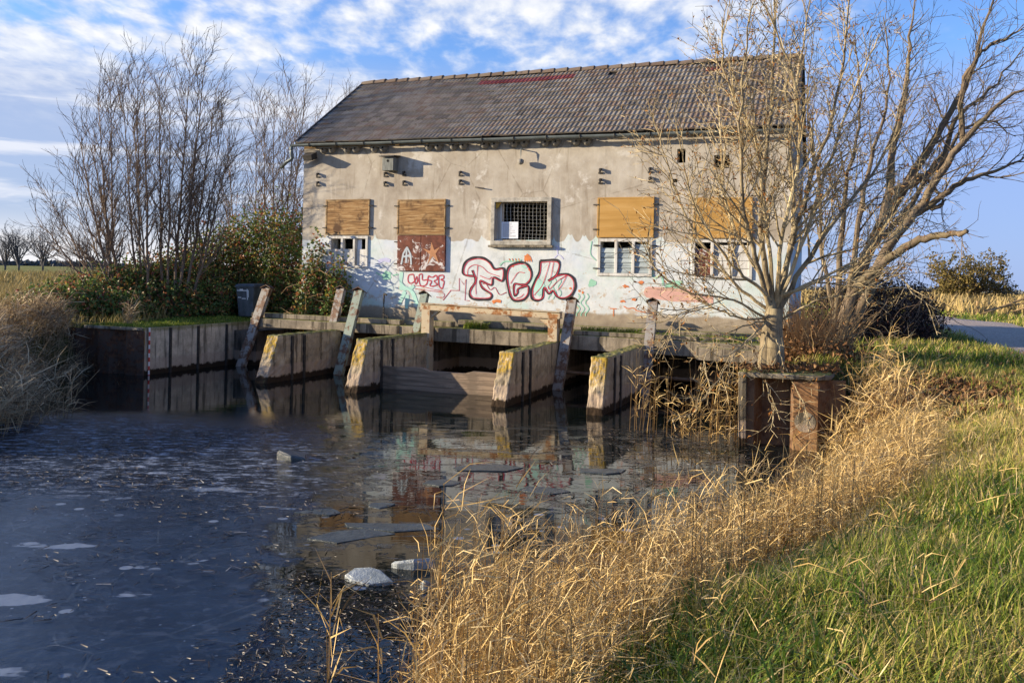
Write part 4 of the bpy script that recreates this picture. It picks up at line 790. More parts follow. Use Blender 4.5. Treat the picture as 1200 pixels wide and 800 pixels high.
# pale tree on the abutment
base = np.array((4.12, 13.35, 1.12)); ft = thing('young_poplar', 'pale barked leafless tree with buds growing on the rusty abutment', 'tree', tuple(base))
tr, cr, bd = MB(), MB(), MB(); tips = []
crotch = atY(908, 362, 13.4)
tp = catmull([base-(0, 0, .2), base+(.0, 0, .25), base*.4+crotch*.6+(-.02, 0, 0), crotch], 4); tr.tube(tp, np.linspace(.175, .13, len(tp)), 10)
tr.tube(catmull([base+(-.14, .02, -.2), base*.5+crotch*.5+(-.11, 0, 0), crotch+(-.05, 0, .1)], 4), np.linspace(.13, .08, 9), 8)
limbs = [((908, 362), [(893, 290), (897, 195), (905, 95), (908, -20)], 0., .085), ((912, 358), [(925, 300), (952, 204), (980, 120), (996, -10)], .3, .085), ((912, 360), [(950, 300), (995, 238), (1037, 178), (1065, 90)], .8, .075), ((905, 360), [(882, 290), (870, 230), (868, 120), (880, 10)], -.5, .07),
         ((904, 362), [(880, 330), (842, 290), (812, 235), (797, 170)], -.7, .05), ((903, 364), [(860, 330), (812, 268), (785, 200), (765, 135)], .2, .045), ((903, 368), [(860, 352), (815, 345), (775, 322), (750, 280)], -.8, .035), ((910, 360), [(930, 270), (926, 180), (936, 90), (950, 0)], 1.1, .07), ((910, 360), [(915, 280), (935, 190), (930, 90), (895, 5)], -.9, .06),
         ((912, 362), [(960, 330), (1010, 305), (1040, 260), (1085, 215)], -.5, .045), ((914, 366), [(955, 352), (1000, 345), (1045, 322), (1070, 345)], -.6, .035), ((903, 370), [(868, 372), (835, 362), (800, 366), (775, 372)], -.4, .03), ((902, 380), [(862, 385), (820, 400), (790, 392), (772, 408)], -.7, .026), ((903, 382), [(875, 400), (850, 418), (830, 412), (822, 440)], -.9, .024),
         ((906, 361), [(890, 320), (850, 240), (845, 150), (838, 60)], .7, .055), ((910, 360), [(942, 280), (975, 180), (1000, 110), (1030, 40)], -.2, .055), ((906, 361), [(897, 250), (884, 160), (850, 90), (846, 20)], -.3, .055), ((914, 364), [(980, 318), (1030, 288), (1070, 262), (1085, 250)], .5, .04), ((905, 385), [(915, 415), (925, 440), (940, 470), (948, 492)], -.9, .02), ((902, 385), [(892, 420), (898, 450), (905, 475), (908, 500)], -.95, .018), ((900, 388), [(870, 405), (845, 440), (822, 470), (815, 480)], -1.0, .018)]
spec = [(.17, 1.25, .6, .09, .05, 4, .0085), (.15, .55, .65, .11, .035, 3, .0058), (.14, .24, .75, .12, .02, 3, .0045)]
for k, (s, mids, dy, r0) in enumerate(limbs):
    n = len(mids); s = (s[0], s[1]+rng.uniform(-16, 12)); P = [atY(*s, 13.4)]+[atY(px, py, 13.4+dy*1.6*(q+1)/n) for q, (px, py) in enumerate(mids)]
    P = catmull(P, 5); P[2:-1] += rng.normal(0, .012, (len(P)-3, 3)); r0 = r0*.62; rad = r0*np.linspace(1, .2, len(P))**.9
    (tr if k < 4 else cr).tube(P, rad, 6); low = r0 < .018
    sprout(cr, tips, P, r0, r0*.2, 1 if low else 0, spec, .18)
tr.build('trunk', M['trunk_bark'], ft, base=base, smooth=True); cr.build('crown', M['pale_bark'], ft, base=base)
P = np.concatenate([c[rng.integers(1, len(c), 1)] for c in tips if rng.random() < .5])
cards(bd, P, .062, .42, (0, 0, -.4)); o = bd.build('bud', M['dry_leaf'], ft, base=base); o['kind'] = 'stuff'

# old willow behind it
base = atY(985, 398, 17.5); base[2] = zat(base[0], base[1]); wt = thing('old_willow', 'big old dark willow leaning right with broken limbs', 'tree', tuple(base))
tr, cr = MB(), MB(); Y0 = 17.5
wl = [([(985, 402), (1008, 318), (1052, 232), (1098, 158), (1136, 88), (1166, -5)], .5, .17), ([(990, 396), (1036, 300), (1082, 238), (1128, 168), (1172, 122), (1215, 92)], -.6, .14), ([(1002, 338), (1050, 296), (1092, 277), (1118, 274), (1133, 271)], -1.2, .11), ([(1052, 262), (1090, 240), (1125, 214), (1165, 200), (1215, 176)], -.4, .10), ([(978, 400), (984, 300), (992, 220), (1008, 130), (1002, 40)], 1., .085), ([(1034, 262), (1048, 170), (1062, 100), (1066, 55), (1072, 0)], .8, .10), ([(1066, 215), (1080, 205), (1106, 236), (1090, 246), (1108, 234)], 0, .05), ([(982, 395), (1004, 280), (1020, 190), (1042, 110), (1035, 20)], .2, .08), ([(1128, 165), (1128, 100), (1150, 62), (1185, 42), (1205, 30)], -.5, .07), ([(1045, 225), (1100, 195), (1120, 140), (1160, 105), (1200, 55)], 1., .09), ([(985, 395), (965, 300), (958, 200), (945, 120), (955, 30)], 1.5, .06), ([(1010, 300), (1060, 250), (1105, 180), (1150, 140), (1190, 160)], 1.5, .08)]
sw = [(.24, 1.4, .6, .10, .05, 4, .0095), (.18, .7, .65, .12, .03, 3, .0062), (.16, .32, .75, .13, .02, 3, .005)]
for k, (pl, dy, r0) in enumerate(wl):
    n = len(pl); P = np.array([atY(px, py, Y0+dy*1.6*q/n) for q, (px, py) in enumerate(pl)])
    if pl[0][1] > 390: P[0] = base+(rng.normal(0, .12), rng.normal(0, .1), -.2)
    P = catmull(P, 5); P[2:-1] += rng.normal(0, .018, (len(P)-3, 3)); stub = pl[-1] in ((1133, 271), (1108, 234))
    r0 *= .82; (tr if k in (0, 1, 2, 3, 4) else cr).tube(P, r0*np.linspace(1.1, .45 if stub else .14, len(P)), 8, cap=True)
    sprout(cr, None, P, r0, r0*.15, 1 if stub else 0, sw, .55 if stub else .28)
tr.build('trunk', M['dark_bark'], wt, base=base, smooth=True); cr.build('crown', M['dark_bark'], wt, base=base)

# willow scrub at the left
def scrub(name, label, stems, rb, mat, spec, r0s=(.034, .058)):
    base = np.array(stems[0][0]); b0 = np.mean([s[0] for s in stems], 0); b0[2] = zat(b0[0], b0[1]); r = thing(name, label, 'tree', tuple(b0)); tr, cr = MB(), MB()
    for k, (a, b, bow) in enumerate(stems):
        a, b = np.array(a), np.array(b); a[2] = zat(a[0], a[1])-.1; b = a+(b-a)*.9; h = b-a
        P = catmull([a, a+h*.3+np.array((h[0]*.10*bow, 0, 0)), a+h*.65+np.array((h[0]*.07*bow, 0, .1)), b], 5); P[2:-1] += rng.normal(0, .012, (len(P)-3, 3)); r0 = rng.uniform(*r0s)
        tr.tube(P, r0*np.linspace(1, .12, len(P)), 6); sprout(cr, None, P, r0, r0*.12, 0, spec, .22)
    tr.build('trunk', M[mat], r, base=b0); cr.build('crown', M[mat], r, base=b0)
sl = [(.24, 1.6, .52, .06, .06, 4, .0095, np.array((.012, 0, 0))), (.17, .75, .5, .08, .04, 3, .0068, np.array((.03, 0, 0))), (.17, .36, .55, .1, .03, 3, .0055, np.array((.05, 0, 0)))]
def st(lst, Y, dY=1.4):
    out = []
    for bx_, by_, tx_, ty_ in lst:
        y0 = Y+rng.uniform(-dY, dY)*.4; out.append((atY(bx_, by_, y0), atY(tx_, ty_, y0+rng.uniform(-dY, dY)), 1.))
    return out
scrub('willow_scrub', 'tall leafless many stemmed willow at the far left of the pump house', st([(146, 330, 48, 215), (150, 330, 72, 175), (150, 330, 84, 128), (138, 330, 112, 82), (140, 330, 128, 62), (165, 330, 140, 60), (170, 330, 160, 48), (176, 330, 168, 70), (192, 330, 186, 58), (196, 330, 200, 90), (203, 330, 226, 30), (206, 330, 244, 40), (206, 330, 236, 95), (212, 330, 258, 75), (218, 330, 268, 110), (215, 330, 276, 150), (160, 330, 100, 150), (180, 330, 152, 110), (150, 325, 38, 250)], 24.3), 0, 'willow_bark', sl)
scrub('willow_scrub', 'smaller leafless willow between the tall one and the pump house', st([(290, 320, 262, 130), (300, 320, 300, 105), (318, 320, 322, 90), (322, 320, 340, 72), (326, 320, 362, 78), (330, 320, 375, 110), (312, 320, 310, 100), (280, 320, 262, 190), (335, 320, 385, 150), (322, 320, 352, 95)], 29), 0, 'willow_bark', sl, (.03, .05))
scrub('willow_scrub', 'bare twig tips rising behind the left end of the tiled roof', st([(398, 300, 392, 100), (402, 300, 404, 85), (405, 300, 418, 95), (400, 300, 380, 120)], 35, .8), 0, 'willow_bark', sl, (.03, .045))
# far trees
sf = [(.8, 2.6, .6, .1, .04, 3, .03), (.6, 1.4, .65, .12, .03, 3, .024), (.5, .8, .7, .12, .02, 3, .02)]
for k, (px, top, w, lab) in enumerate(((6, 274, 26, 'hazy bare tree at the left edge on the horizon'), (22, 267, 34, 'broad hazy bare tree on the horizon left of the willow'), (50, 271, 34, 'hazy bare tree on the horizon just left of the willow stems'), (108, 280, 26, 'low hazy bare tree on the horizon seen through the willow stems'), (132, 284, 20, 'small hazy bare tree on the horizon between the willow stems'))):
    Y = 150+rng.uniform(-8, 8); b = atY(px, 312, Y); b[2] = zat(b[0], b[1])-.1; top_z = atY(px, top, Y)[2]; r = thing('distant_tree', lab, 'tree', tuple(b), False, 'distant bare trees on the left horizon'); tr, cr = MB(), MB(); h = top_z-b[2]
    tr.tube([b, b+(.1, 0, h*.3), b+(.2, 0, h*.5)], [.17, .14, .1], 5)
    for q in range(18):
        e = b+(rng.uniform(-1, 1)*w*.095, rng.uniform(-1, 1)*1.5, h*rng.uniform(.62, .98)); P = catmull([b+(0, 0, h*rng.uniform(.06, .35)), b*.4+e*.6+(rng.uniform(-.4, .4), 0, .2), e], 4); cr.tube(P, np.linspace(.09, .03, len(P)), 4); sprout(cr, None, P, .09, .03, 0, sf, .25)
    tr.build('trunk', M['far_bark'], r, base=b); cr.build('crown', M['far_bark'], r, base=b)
# hawthorn by the track
Y = 52; b = atY(1138, 350, Y); b[2] = zat(b[0], b[1]); hw_ = thing('hawthorn', 'small rounded olive brown hawthorn beside the far track', 'tree', tuple(b)); tr, cr, lv = MB(), MB(), MB(); tp_ = []
sh = [(.4, 1.5, .75, .14, .02, 3, .02), (.28, .8, .8, .16, .01, 3, .014), (.25, .4, .8, .16, 0, 3, .011)]
for q in range(5): tr.tube(catmull([b+(rng.normal(0, .15), 0, -.1), b+(rng.normal(0, .3), 0, .8), b+(rng.normal(0, .8), rng.normal(0, .4), 1.6)], 4), np.linspace(.14, .07, 9), 5)
for q in range(24):
    a = rng.uniform(0, 2*math.pi); e = b+(2.4*math.cos(a)*rng.uniform(.5, 1), 1.7*math.sin(a)*rng.uniform(.5, 1), rng.uniform(1.4, 3.1)); e[2] -= .35*max(0, abs(e[0]-b[0])-1.2)
    P = catmull([b+(rng.normal(0, .3), 0, rng.uniform(.4, 1.3)), (b+e)/2+(0, 0, .35), e], 4); cr.tube(P, np.linspace(.07, .02, len(P)), 4); sprout(cr, tp_, P, .07, .02, 0, sh, .25)
P = np.concatenate([c for c in tp_]); P = np.concatenate([P, P]); P = P[rng.random(len(P)) < .6]; cards(lv, P+rng.normal(0, .09, P.shape), .15, .65)
tr.build('trunk', M['dark_bark'], hw_, base=b); cr.build('crown', M['dark_bark'], hw_, base=b); o = lv.build('leaves', M['hawthorn_leaf'], hw_, base=b); o['kind'] = 'stuff'

# ------------------------------------------------------------------ bushes
def mound(lumps, n, bias=.55):
    vol = np.array([l[3]*l[4]*l[5] for l in lumps])**.75; pk = rng.choice(len(lumps), n, p=vol/vol.sum()); L = np.array(lumps)[pk]
    d = rng.normal(size=(n, 3)); d /= np.linalg.norm(d, axis=1)[:, None]; r = (bias+(1-bias)*rng.random(n)**.6)*(1+.22*rng.normal(size=n)*.6)
    P = L[:, :3]+d*r[:, None]*L[:, 3:]; keep = (np.sin(P[:, 0]*5.1+P[:, 2]*4)*np.sin(P[:, 1]*4.3+P[:, 2]*3.1+1) > -.62); P = P[keep]
    g = height(P[:, :2])+.02; P[:, 2] = np.maximum(P[:, 2], g+rng.random(len(P))*.3); return P
def bl(px, top, Y, rx, ry): # lump whose crest shows at (px, top)
    t = atY(px, top, Y); g = zat(t[0], t[1]); rz = (t[2]-g)*.62; return (t[0], Y, t[2]-rz, rx, ry, rz)
lumps = [bl(322, 243, 26.8, 1.2, 1.0), bl(290, 250, 27.2, 1.4, 1.1), bl(346, 250, 25.6, .9, 1.0), bl(255, 268, 27.2, 1.4, 1.2), bl(220, 287, 26.4, 1.3, 1.0), bl(180, 298, 25.4, 1.3, .9), bl(140, 308, 24.6, 1.3, .9), bl(100, 320, 23.6, 1.3, .8), bl(66, 332, 22.4, 1.1, .8), *[bl(374, 284, 23.1, .6, .42)]*3, *[bl(396, 312, 22.65, .45, .36)]*4, *[bl(370, 316, 22.9, .65, .4)]*2, bl(350, 296, 23.8, .8, .5), bl(318, 308, 26.2, 1.0, .6), bl(235, 316, 26, 1.3, .7), bl(333, 334, 24.4, .7, .5), bl(190, 330, 24.0, 1.3, .6), bl(130, 338, 22.9, 1.3, .6), bl(240, 325, 24.6, 1.2, .6), bl(160, 318, 24.6, 1.4, .8), bl(205, 305, 25.4, 1.4, .9), bl(85, 338, 22.4, 1.2, .6)]
b0 = W(-1.2, .8, 1.15); bb = thing('bramble_thicket', 'dense green and russet bramble thicket against the left wall', 'bush', tuple(b0)); lv, sm = MB(), MB()
P = mound(lumps, 95000); lu = (P[:, :2]-np.array(A0))@np.array(DU)/SC; ld = (P[:, :2]-np.array(A0))@np.array(DD)/SC; P = P[~(((lu > -1.55) & (lu < -.1) & (ld < 1.0)) | ((lu > -1.75) & (ld < .9) & (lu < -.1)) | ((np.abs(P[:, 0]+7.5) < .6) & (P[:, 1] < 25.4)) | ((lu > 0) & (ld > -.03)))]; cards(lv, P, .094, .72, (0, -.2, -.3))
for q in range(420):
    p = P[rng.integers(len(P))]; c = wander(p, rng.normal(size=3)+(0, 0, .7), rng.uniform(.5, 1.4), 7, .22, -.06); sm.tube(c, np.linspace(.009, .004, len(c)), 3)
lv.build('foliage', M['bramble_leaf'], bb, base=b0)['kind'] = 'stuff'; sm.build('stems', M['tan_twig'], bb, base=b0)['kind'] = 'stuff'
lumps = [bl(1050, 322, 21, 1.0, .9), bl(1080, 345, 20.5, .6, .7), bl(1020, 312, 21.2, .9, .9), bl(985, 330, 20.5, .9, .8), bl(1065, 355, 19.6, .7, .6), bl(1025, 350, 19.4, .8, .6)]
b0 = np.array((9.2, 20.4, zat(9.2, 20.4))); bb = thing('dark_hedge_bush', 'dark purplish bush right of the willow trunk by the track', 'bush', tuple(b0)); lv, sm = MB(), MB()
P = mound(lumps, 17000, .4); cards(lv, P, .07, .5)
for q in range(700):
    p = P[rng.integers(len(P))]; c = wander(p, rng.normal(size=3)+(0, 0, .9), rng.uniform(.4, 1.0), 6, .2, .0); sm.tube(c, np.linspace(.009, .004, len(c)), 3)
lv.build('foliage', M['hedge_leaf'], bb, base=b0)['kind'] = 'stuff'; sm.build('stems', M['willow_bark'], bb, base=b0)['kind'] = 'stuff'
b0 = np.array((5.15, 14.7, zat(5.15, 14.7))); bb = thing('dry_twiggy_bush', 'tan bush of dry arching stems right of the pale tree trunk', 'bush', tuple(b0)); sm, lv = MB(), MB(); tl = []
for q in range(420):
    a = rng.uniform(0, 6.28); rr = rng.random()**.5; p = b0+(rr*.62*math.cos(a), rr*.6*math.sin(a), -.02); p[2] = zat(p[0], p[1]); c = wander(p, (math.cos(a)*.5*rr+.15*rng.normal(), math.sin(a)*.4*rr, 1.4), rng.uniform(.4, 1.45), 9, .09, -.05); sm.tube(c, np.linspace(.009, .0035, len(c)), 3); tl.append(c[rng.integers(3, 10)])
    if q % 3 == 0: sprout(sm, None, c, .006, .003, 0, [(.3, .35, .7, .12, 0, 3, .004)], .3)
cards(lv, np.array(tl)-(0, 0, .25), .06, .5); P = b0+np.stack([rng.normal(0, .45, 1600), rng.normal(-.25, .35, 1600), np.abs(rng.normal(0, .22, 1600))], 1); P[:, 2] = height(P[:, :2])+np.abs(rng.normal(0, .2, len(P))); cards(lv, P, .085, .55)
sm.build('stems', M['tan_twig'], bb, base=b0)['kind'] = 'stuff'; lv.build('leaves', M['litter'], bb, base=b0)['kind'] = 'stuff'

# ------------------------------------------------------------------ grass and reeds
def blades(acc, P, h, w, lean, tone, kink=0.):
    n = len(P); az = rng.uniform(0, 2*math.pi, n); out = np.stack([np.cos(az), np.sin(az), np.zeros(n)], 1)+np.array((.25, 0, 0)); side = np.stack([-np.sin(az), np.cos(az), np.zeros(n)], 1)
    l = (lean*(.3+1.1*rng.random(n)))[:, None]; h = (h*(.5+.7*rng.random(n)))[:, None]; w = w*(.6+.8*rng.random(n))[:, None]; up = np.array((0, 0, 1.))
    rows = []
    for t, ww in ((0, 1.), (.4, .9), (.75, .62), (1., .08)):
        c = P+up*h*(t-.35*l*t*t)+out*h*l*t*t*.9
        rows += [c+side*w*ww*.5, c-side*w*ww*.5]
    v = np.stack(rows, 1).reshape(-1, 3); b = np.arange(n)[:, None]*8
    f = np.concatenate([b+np.array((0, 2, 3, 1)), b+np.array((2, 4, 5, 3)), b+np.array((4, 6, 7, 5))]); acc.add(v, f, np.repeat(np.clip(tone, 0, 1), 8))
def scatter(x0, x1, y0, y1, dens):
    n = int((x1-x0)*(y1-y0)*dens); return np.stack([rng.uniform(x0, x1, n), rng.uniform(y0, y1, n)], 1)
def on_road(xy): 
    d = np.full(len(xy), 1e9)
    for q in c_road: d = np.minimum(d, np.hypot(xy[:, 0]-q[0], xy[:, 1]-q[1]))
    return d
c_road = catmull(cl, 16)
gb_ = MB()
for (x0, x1, y0, y1, dn, hh, ww) in ((-1.2, 3.4, 1.8, 5.2, 2600, .20, .0056), (.4, 7.5, 5.2, 9.0, 1600, .20, .0075), (2.5, 11, 9.0, 14, 850, .19, .010), (4.5, 16, 14, 21, 330, .22, .016), (8, 26, 21, 36, 110, .22, .026), (12, 48, 36, 62, 36, .3, .05)):
    xy = scatter(x0, x1, y0, y1, dn); xy = xy[(np.abs(xy[:, 0]) < xy[:, 1]*.66+.4)]; sd, _ = sdist(xy);
    lu = (xy-np.array(A0))@np.array(DU)/SC; ld = (xy-np.array(A0))@np.array(DD)/SC; inside = (lu > -.2) & (lu < 12.0) & (ld > -.6) & (ld < 6.2)
    cap_ = (xy[:, 0] > 3.2) & (xy[:, 0] < 5.05) & (xy[:, 1] > 12.4) & (xy[:, 1] < 13.4)
    road = on_road(xy) < 1.85
    litter_ = ((xy[:, 0]-5.6)**2/1.1+(xy[:, 1]-11.6)**2/2.0 < 1) & (rng.random(len(xy)) < .8)
    m = (sd > .12+.75*vnoise(xy[:, 0], xy[:, 1], 1.6, 5)+.25*rng.random(len(xy))) & ~inside & ~road & ~cap_ & ~litter_; xy = xy[m]; sd = sd[m]
    pn = vnoise(xy[:, 0], xy[:, 1], 1.1, 11); m = rng.random(len(xy)) < .55+.6*pn; xy, sd, pn = xy[m], sd[m], pn[m]
    z = height(xy); P = np.column_stack([xy, z-.01]); tone = .22+.5*rng.random(len(xy))**1.3+.55*(vnoise(xy[:, 0], xy[:, 1], .75, 61)-.45)-.12*np.clip((4.5-xy[:, 1])/2.5, 0, 1)+.2*(pn-.5)+.34*np.exp(-np.clip(sd-.4, 0, 9)/.5)+.16*np.exp(-((xy[:, 0]-4.5)**2/3+(xy[:, 1]-8.4)**2/4))
    tone = np.where(rng.random(len(xy)) < .17, .75+.25*rng.random(len(xy)), tone); blades(gb_, P, hh*(.55+.75*vnoise(xy[:, 0], xy[:, 1], 1.7, 13)), ww, .75, tone)
xy = scatter(.2, 4.5, 1.9, 5.6, 420); sd, _ = sdist(xy); pn = vnoise(xy[:, 0], xy[:, 1], .8, 71); m = (sd > .7) & (rng.random(len(xy)) < (pn-.25)*1.6) & (xy[:, 0] < xy[:, 1]*.66+.4); xy = xy[m]; blades(gb_, np.column_stack([xy, height(xy)-.01]), np.full(len(xy), .27), .0115, 1.15, .02+.3*rng.random(len(xy)))
xy = scatter(-.5, 6, 1.9, 9.5, 160); sd, _ = sdist(xy); xy = xy[(sd > .5) & (xy[:, 0] < xy[:, 1]*.66+.4)]; blades(gb_, np.column_stack([xy, height(xy)+.0]), np.full(len(xy), .22), .006, 1.9, .78+.22*rng.random(len(xy)))
# mossy grass along walls, deck and the left bank
for (u0, u1, d0, d1, n, hh) in ((-2.9, -1.40, -3.8, .9, 6500, .09), (-1.72, -1.38, -3.8, .9, 3000, .05)):
    lu, ld = rng.uniform(u0, u1, n), rng.uniform(d0, d1, n); P = np.array([W(a, b) for a, b in zip(lu, ld)]); P[:, 2] = np.maximum(height(P[:, :2]), 1.125); m = rng.random(n) < .9; blades(gb_, P[m], np.full(m.sum(), hh), .012, .8, .15+.5*rng.random(m.sum()))
tag(gb_.build('bank_grass', M['grass_blade']), 'green and straw coloured grass over the right bank', 'grass', kind='stuff')
gd_ = MB()
for u0, u1, d0, d1, n, hh in ((4.85, 5.35, -.75, -.45, 500, .20), (5.9, 7.9, -.58, -.3, 700, .06), (7.6, 8.9, -.75, -.3, 1500, .12), (1.0, 2.9, -.6, -.3, 600, .06), (7.0, 7.25, -.8, -.3, 300, .12), (10, 11.3, -.9, -.3, 500, .07), (9.0, 9.6, -.5, -.3, 200, .16)):
    P = np.array([W(u, d, zt(u)+(.095 if u > 7.3 and d < -.6 else 0)) for u, d in zip(rng.uniform(u0, u1, n), rng.uniform(d0, d1, n))]); blades(gd_, P, np.full(n, hh), .012, .7, .2+.4*rng.random(n))
tag(gd_.build('deck_grass', M['grass_blade']), 'short green grass tufts rooted along the sluice deck', 'grass', kind='stuff')
# reeds: stalk plus stiff bent leaves
def reeds(acc, P, h, nleaf, wl, r, windx=.22, mess=.25, llen=.34):
    n = len(P)
    for i_ in range(n):
        hh = h[i_]; az = rng.uniform(0, 6.28); ln = rng.normal(0, mess); top = P[i_]+np.array((math.cos(az)*ln*hh+windx*hh*.4, math.sin(az)*ln*hh, hh)); mid = P[i_]*.5+top*.5+np.array((0, 0, .04*hh))
        if rng.random() < .16: top = mid+np.array((rng.normal(.2, .35)*hh, rng.normal(0, .3)*hh, rng.uniform(-.15, .25)*hh))
        acc.tube([P[i_]-(0, 0, .1), mid, top], [r, r*.85, r*.4], 3, rng.random()*.8)
    m = n*nleaf; k = np.repeat(np.arange(n), nleaf); t = rng.uniform(.25, 1.02, m); B = P[k]+np.column_stack([np.zeros((m, 2)), h[k]*t]); B[:, 0] += windx*.4*h[k]*t*t
    az = rng.normal(0, 1.0, m)+np.where(rng.random(m) < .28, math.pi, 0); el = rng.normal(.72, .36, m); L = llen*(.5+.8*rng.random(m))
    d1 = np.column_stack([np.cos(az)*np.cos(el), np.sin(az)*np.cos(el), np.sin(el)]); el2 = el-rng.uniform(.0, 1.0, m); az2 = az+rng.normal(0, .35, m); d2 = np.column_stack([np.cos(az2)*np.cos(el2), np.sin(az2)*np.cos(el2), np.sin(el2)])
    f = rng.uniform(.3, .6, m)[:, None]; p1 = B+d1*L[:, None]*f; p2 = p1+d2*L[:, None]*(1-f); s = np.cross(d1, rng.normal(size=(m, 3))); s /= np.linalg.norm(s, axis=1)[:, None]; w = wl*(.6+.8*rng.random(m))[:, None]
    v = np.stack([B+s*w*.35, B-s*w*.35, p1+s*w*.5, p1-s*w*.5, p2+s*w*.06, p2-s*w*.06], 1).reshape(-1, 3); b = np.arange(m)[:, None]*6
    acc.add(v, np.concatenate([b+np.array((0, 2, 3, 1)), b+np.array((2, 4, 5, 3))]), np.repeat(rng.random(m), 6))
def shore_pts(n, x0, x1, y0, y1, s0, s1):
    xy = np.stack([rng.uniform(x0, x1, n*6), rng.uniform(y0, y1, n*6)], 1); sd, _ = sdist(xy); m = (sd > s0+.25*(vnoise(xy[:, 0], xy[:, 1], .9, 21)-.5)) & (sd < s1+.5*(vnoise(xy[:, 0], xy[:, 1], .8, 22)-.5)); xy = xy[m][:n]; return np.column_stack([xy, height(xy)])
rd = MB(); P = shore_pts(3700, -1.4, 5.6, 3.0, 11.3, -.42, .95); P = P[(P[:, 0] > -.118*P[:, 1]+.12*(rng.random(len(P))-.5)) & (rng.random(len(P)) < np.where(P[:, 1] > 9.6, .35, 1.))]; sd, _ = sdist(P[:, :2]); P = P[(P[:, 1] < 8.6) | (sd < .45)]
sd, _ = sdist(P[:, :2]); hh = (.42+.55*rng.random(len(P))**1.4)*(1-.35*np.clip(sd/.9, 0, 1))*np.clip(1.15-.035*P[:, 1], .7, 1.0)*(.65+.7*vnoise(P[:, 0], P[:, 1], 1.4, 23))*np.where(P[:, 1] > 8.3, .62, 1.); reeds(rd, P, hh*1.06, 7, .0043, .0028, .10, .07, .18)
P = shore_pts(420, -1., 5.2, 3.4, 11., -.2, .8); P = P[P[:, 0] > -.1*P[:, 1]]; reeds(rd, P, .12+.2*rng.random(len(P)), 8, .006, .003, .9, .6, .3)
P = shore_pts(900, -.6, 6.5, 2.2, 10., .7, 2.6); P = P[rng.random(len(P)) < .06+.75*np.exp(-(sdist(P[:, :2])[0]-.7)/.7)]; reeds(rd, P, .18+.26*rng.random(len(P)), 5, .0042, .0022, .12, .12, .15)
P = shore_pts(150, 3.6, 5.4, 10.6, 12.5, -.5, .7); reeds(rd, P, .4+.7*rng.random(len(P)), 7, .009, .0042)
P = np.column_stack([rng.normal(.1, .2, 26)-.25, rng.uniform(4.4, 5.6, 26), np.full(26, -.3)]); reeds(rd, P, .8+.6*rng.random(26), 7, .008, .0035, .2, .16)
P = np.array([(-.42, 5.15, -.3), (-.40, 5.2, -.3), (-1.05, 5.1, -.3), (-1.0, 4.9, -.3), (-.7, 4.8, -.3)]); reeds(rd, P, np.array((1.5, 1.1, .95, .7, .8)), 9, .010, .0055, .05, .06, .4)
tag(rd.build('bank_reeds', M['reed_blade']), 'golden dry reeds crowding the edge of the right bank', 'reeds', kind='stuff')
rs = MB(); cl_ = []
for (px, py, n, s_) in ((756, 505, 13, .12), (785, 512, 12, .2), (815, 515, 18, .25), (838, 518, 24, .22), (856, 520, 14, .2)):
    q = onz(px, py, 0); cl_.append(np.column_stack([rng.normal(q[0], s_, n), rng.normal(q[1], s_*.8, n), np.full(n, -.2)]))
P = np.concatenate(cl_); reeds(rs, P, .6+1.1*rng.random(len(P))**1.2, 6, .0085, .0048, .08, .09, .24)
tag(rs.build('sluice_reeds', M['reed_blade']), 'loose tan reeds standing in the water before the right bays', 'reeds', kind='stuff')
rl = MB(); n = 1700; xy = np.stack([rng.uniform(-10.3, -7.2, n*3), rng.uniform(10.4, 17.0, n*3)], 1); sd, _ = sdist(xy); m = (sd > -.45) & (sd < 2.2); xy = xy[m][:n]; P = np.column_stack([xy, height(xy)]); reeds(rl, P, .4+.55*rng.random(len(P)), 8, .013, .0055, .25, .32, .42)
P2_ = np.column_stack([rng.uniform(-8.6, -7.3, 260), rng.uniform(11.2, 14.4, 260), np.full(260, -.1)]); reeds(rl, P2_, .35+.7*rng.random(260), 7, .012, .0055, .4, .45, .45)
xy = np.stack([rng.uniform(-11.6, -9.2, 1800), rng.uniform(16.5, 21, 1800)], 1); sd, _ = sdist(xy); m = (sd > -.25) & (sd < .9); P = np.column_stack([xy[m], height(xy[m])]); reeds(rl, P, .25+.5*rng.random(len(P)), 7, .013, .0055, .35, .4, .4)
tag(rl.build('left_reeds', M['old_reed']), 'tangled grey brown dead reeds on the left shore', 'reeds', kind='stuff')
# meadows
md = MB()
for (x0, x1, y0, y1, dn, h_, w_, tn) in ((-30, -9.5, 22, 40, 40, .75, .03, .55), (-75, -14, 40, 90, 14, 1.0, .10, .5), (20, 70, 40, 100, 14, .95, .10, .75), (-16, -9.3, 19.5, 26, 120, .35, .02, .35), (50, 150, 100, 210, 3, 1.4, .3, .6)):
    xy = scatter(x0, x1, y0, y1, dn); pn = vnoise(xy[:, 0], xy[:, 1], .11, 31); xy = xy[(np.abs(xy[:, 0]) < xy[:, 1]*.75)]; m = on_road(xy) > 3.4; xy = xy[m]; pn = vnoise(xy[:, 0], xy[:, 1], .11, 31); m = rng.random(len(xy)) < .35+pn*.9; xy, pn = xy[m], pn[m]
    P = np.column_stack([xy, height(xy)]); blades(md, P, np.full(len(P), h_)*(.6+.6*pn), w_, .5, tn+.5*(rng.random(len(P))-.5)+.3*(pn-.5))
tag(md.build('meadow_grass', M['meadow']), 'tall straw coloured meadow grass in the flat fields', 'grass', kind='stuff')
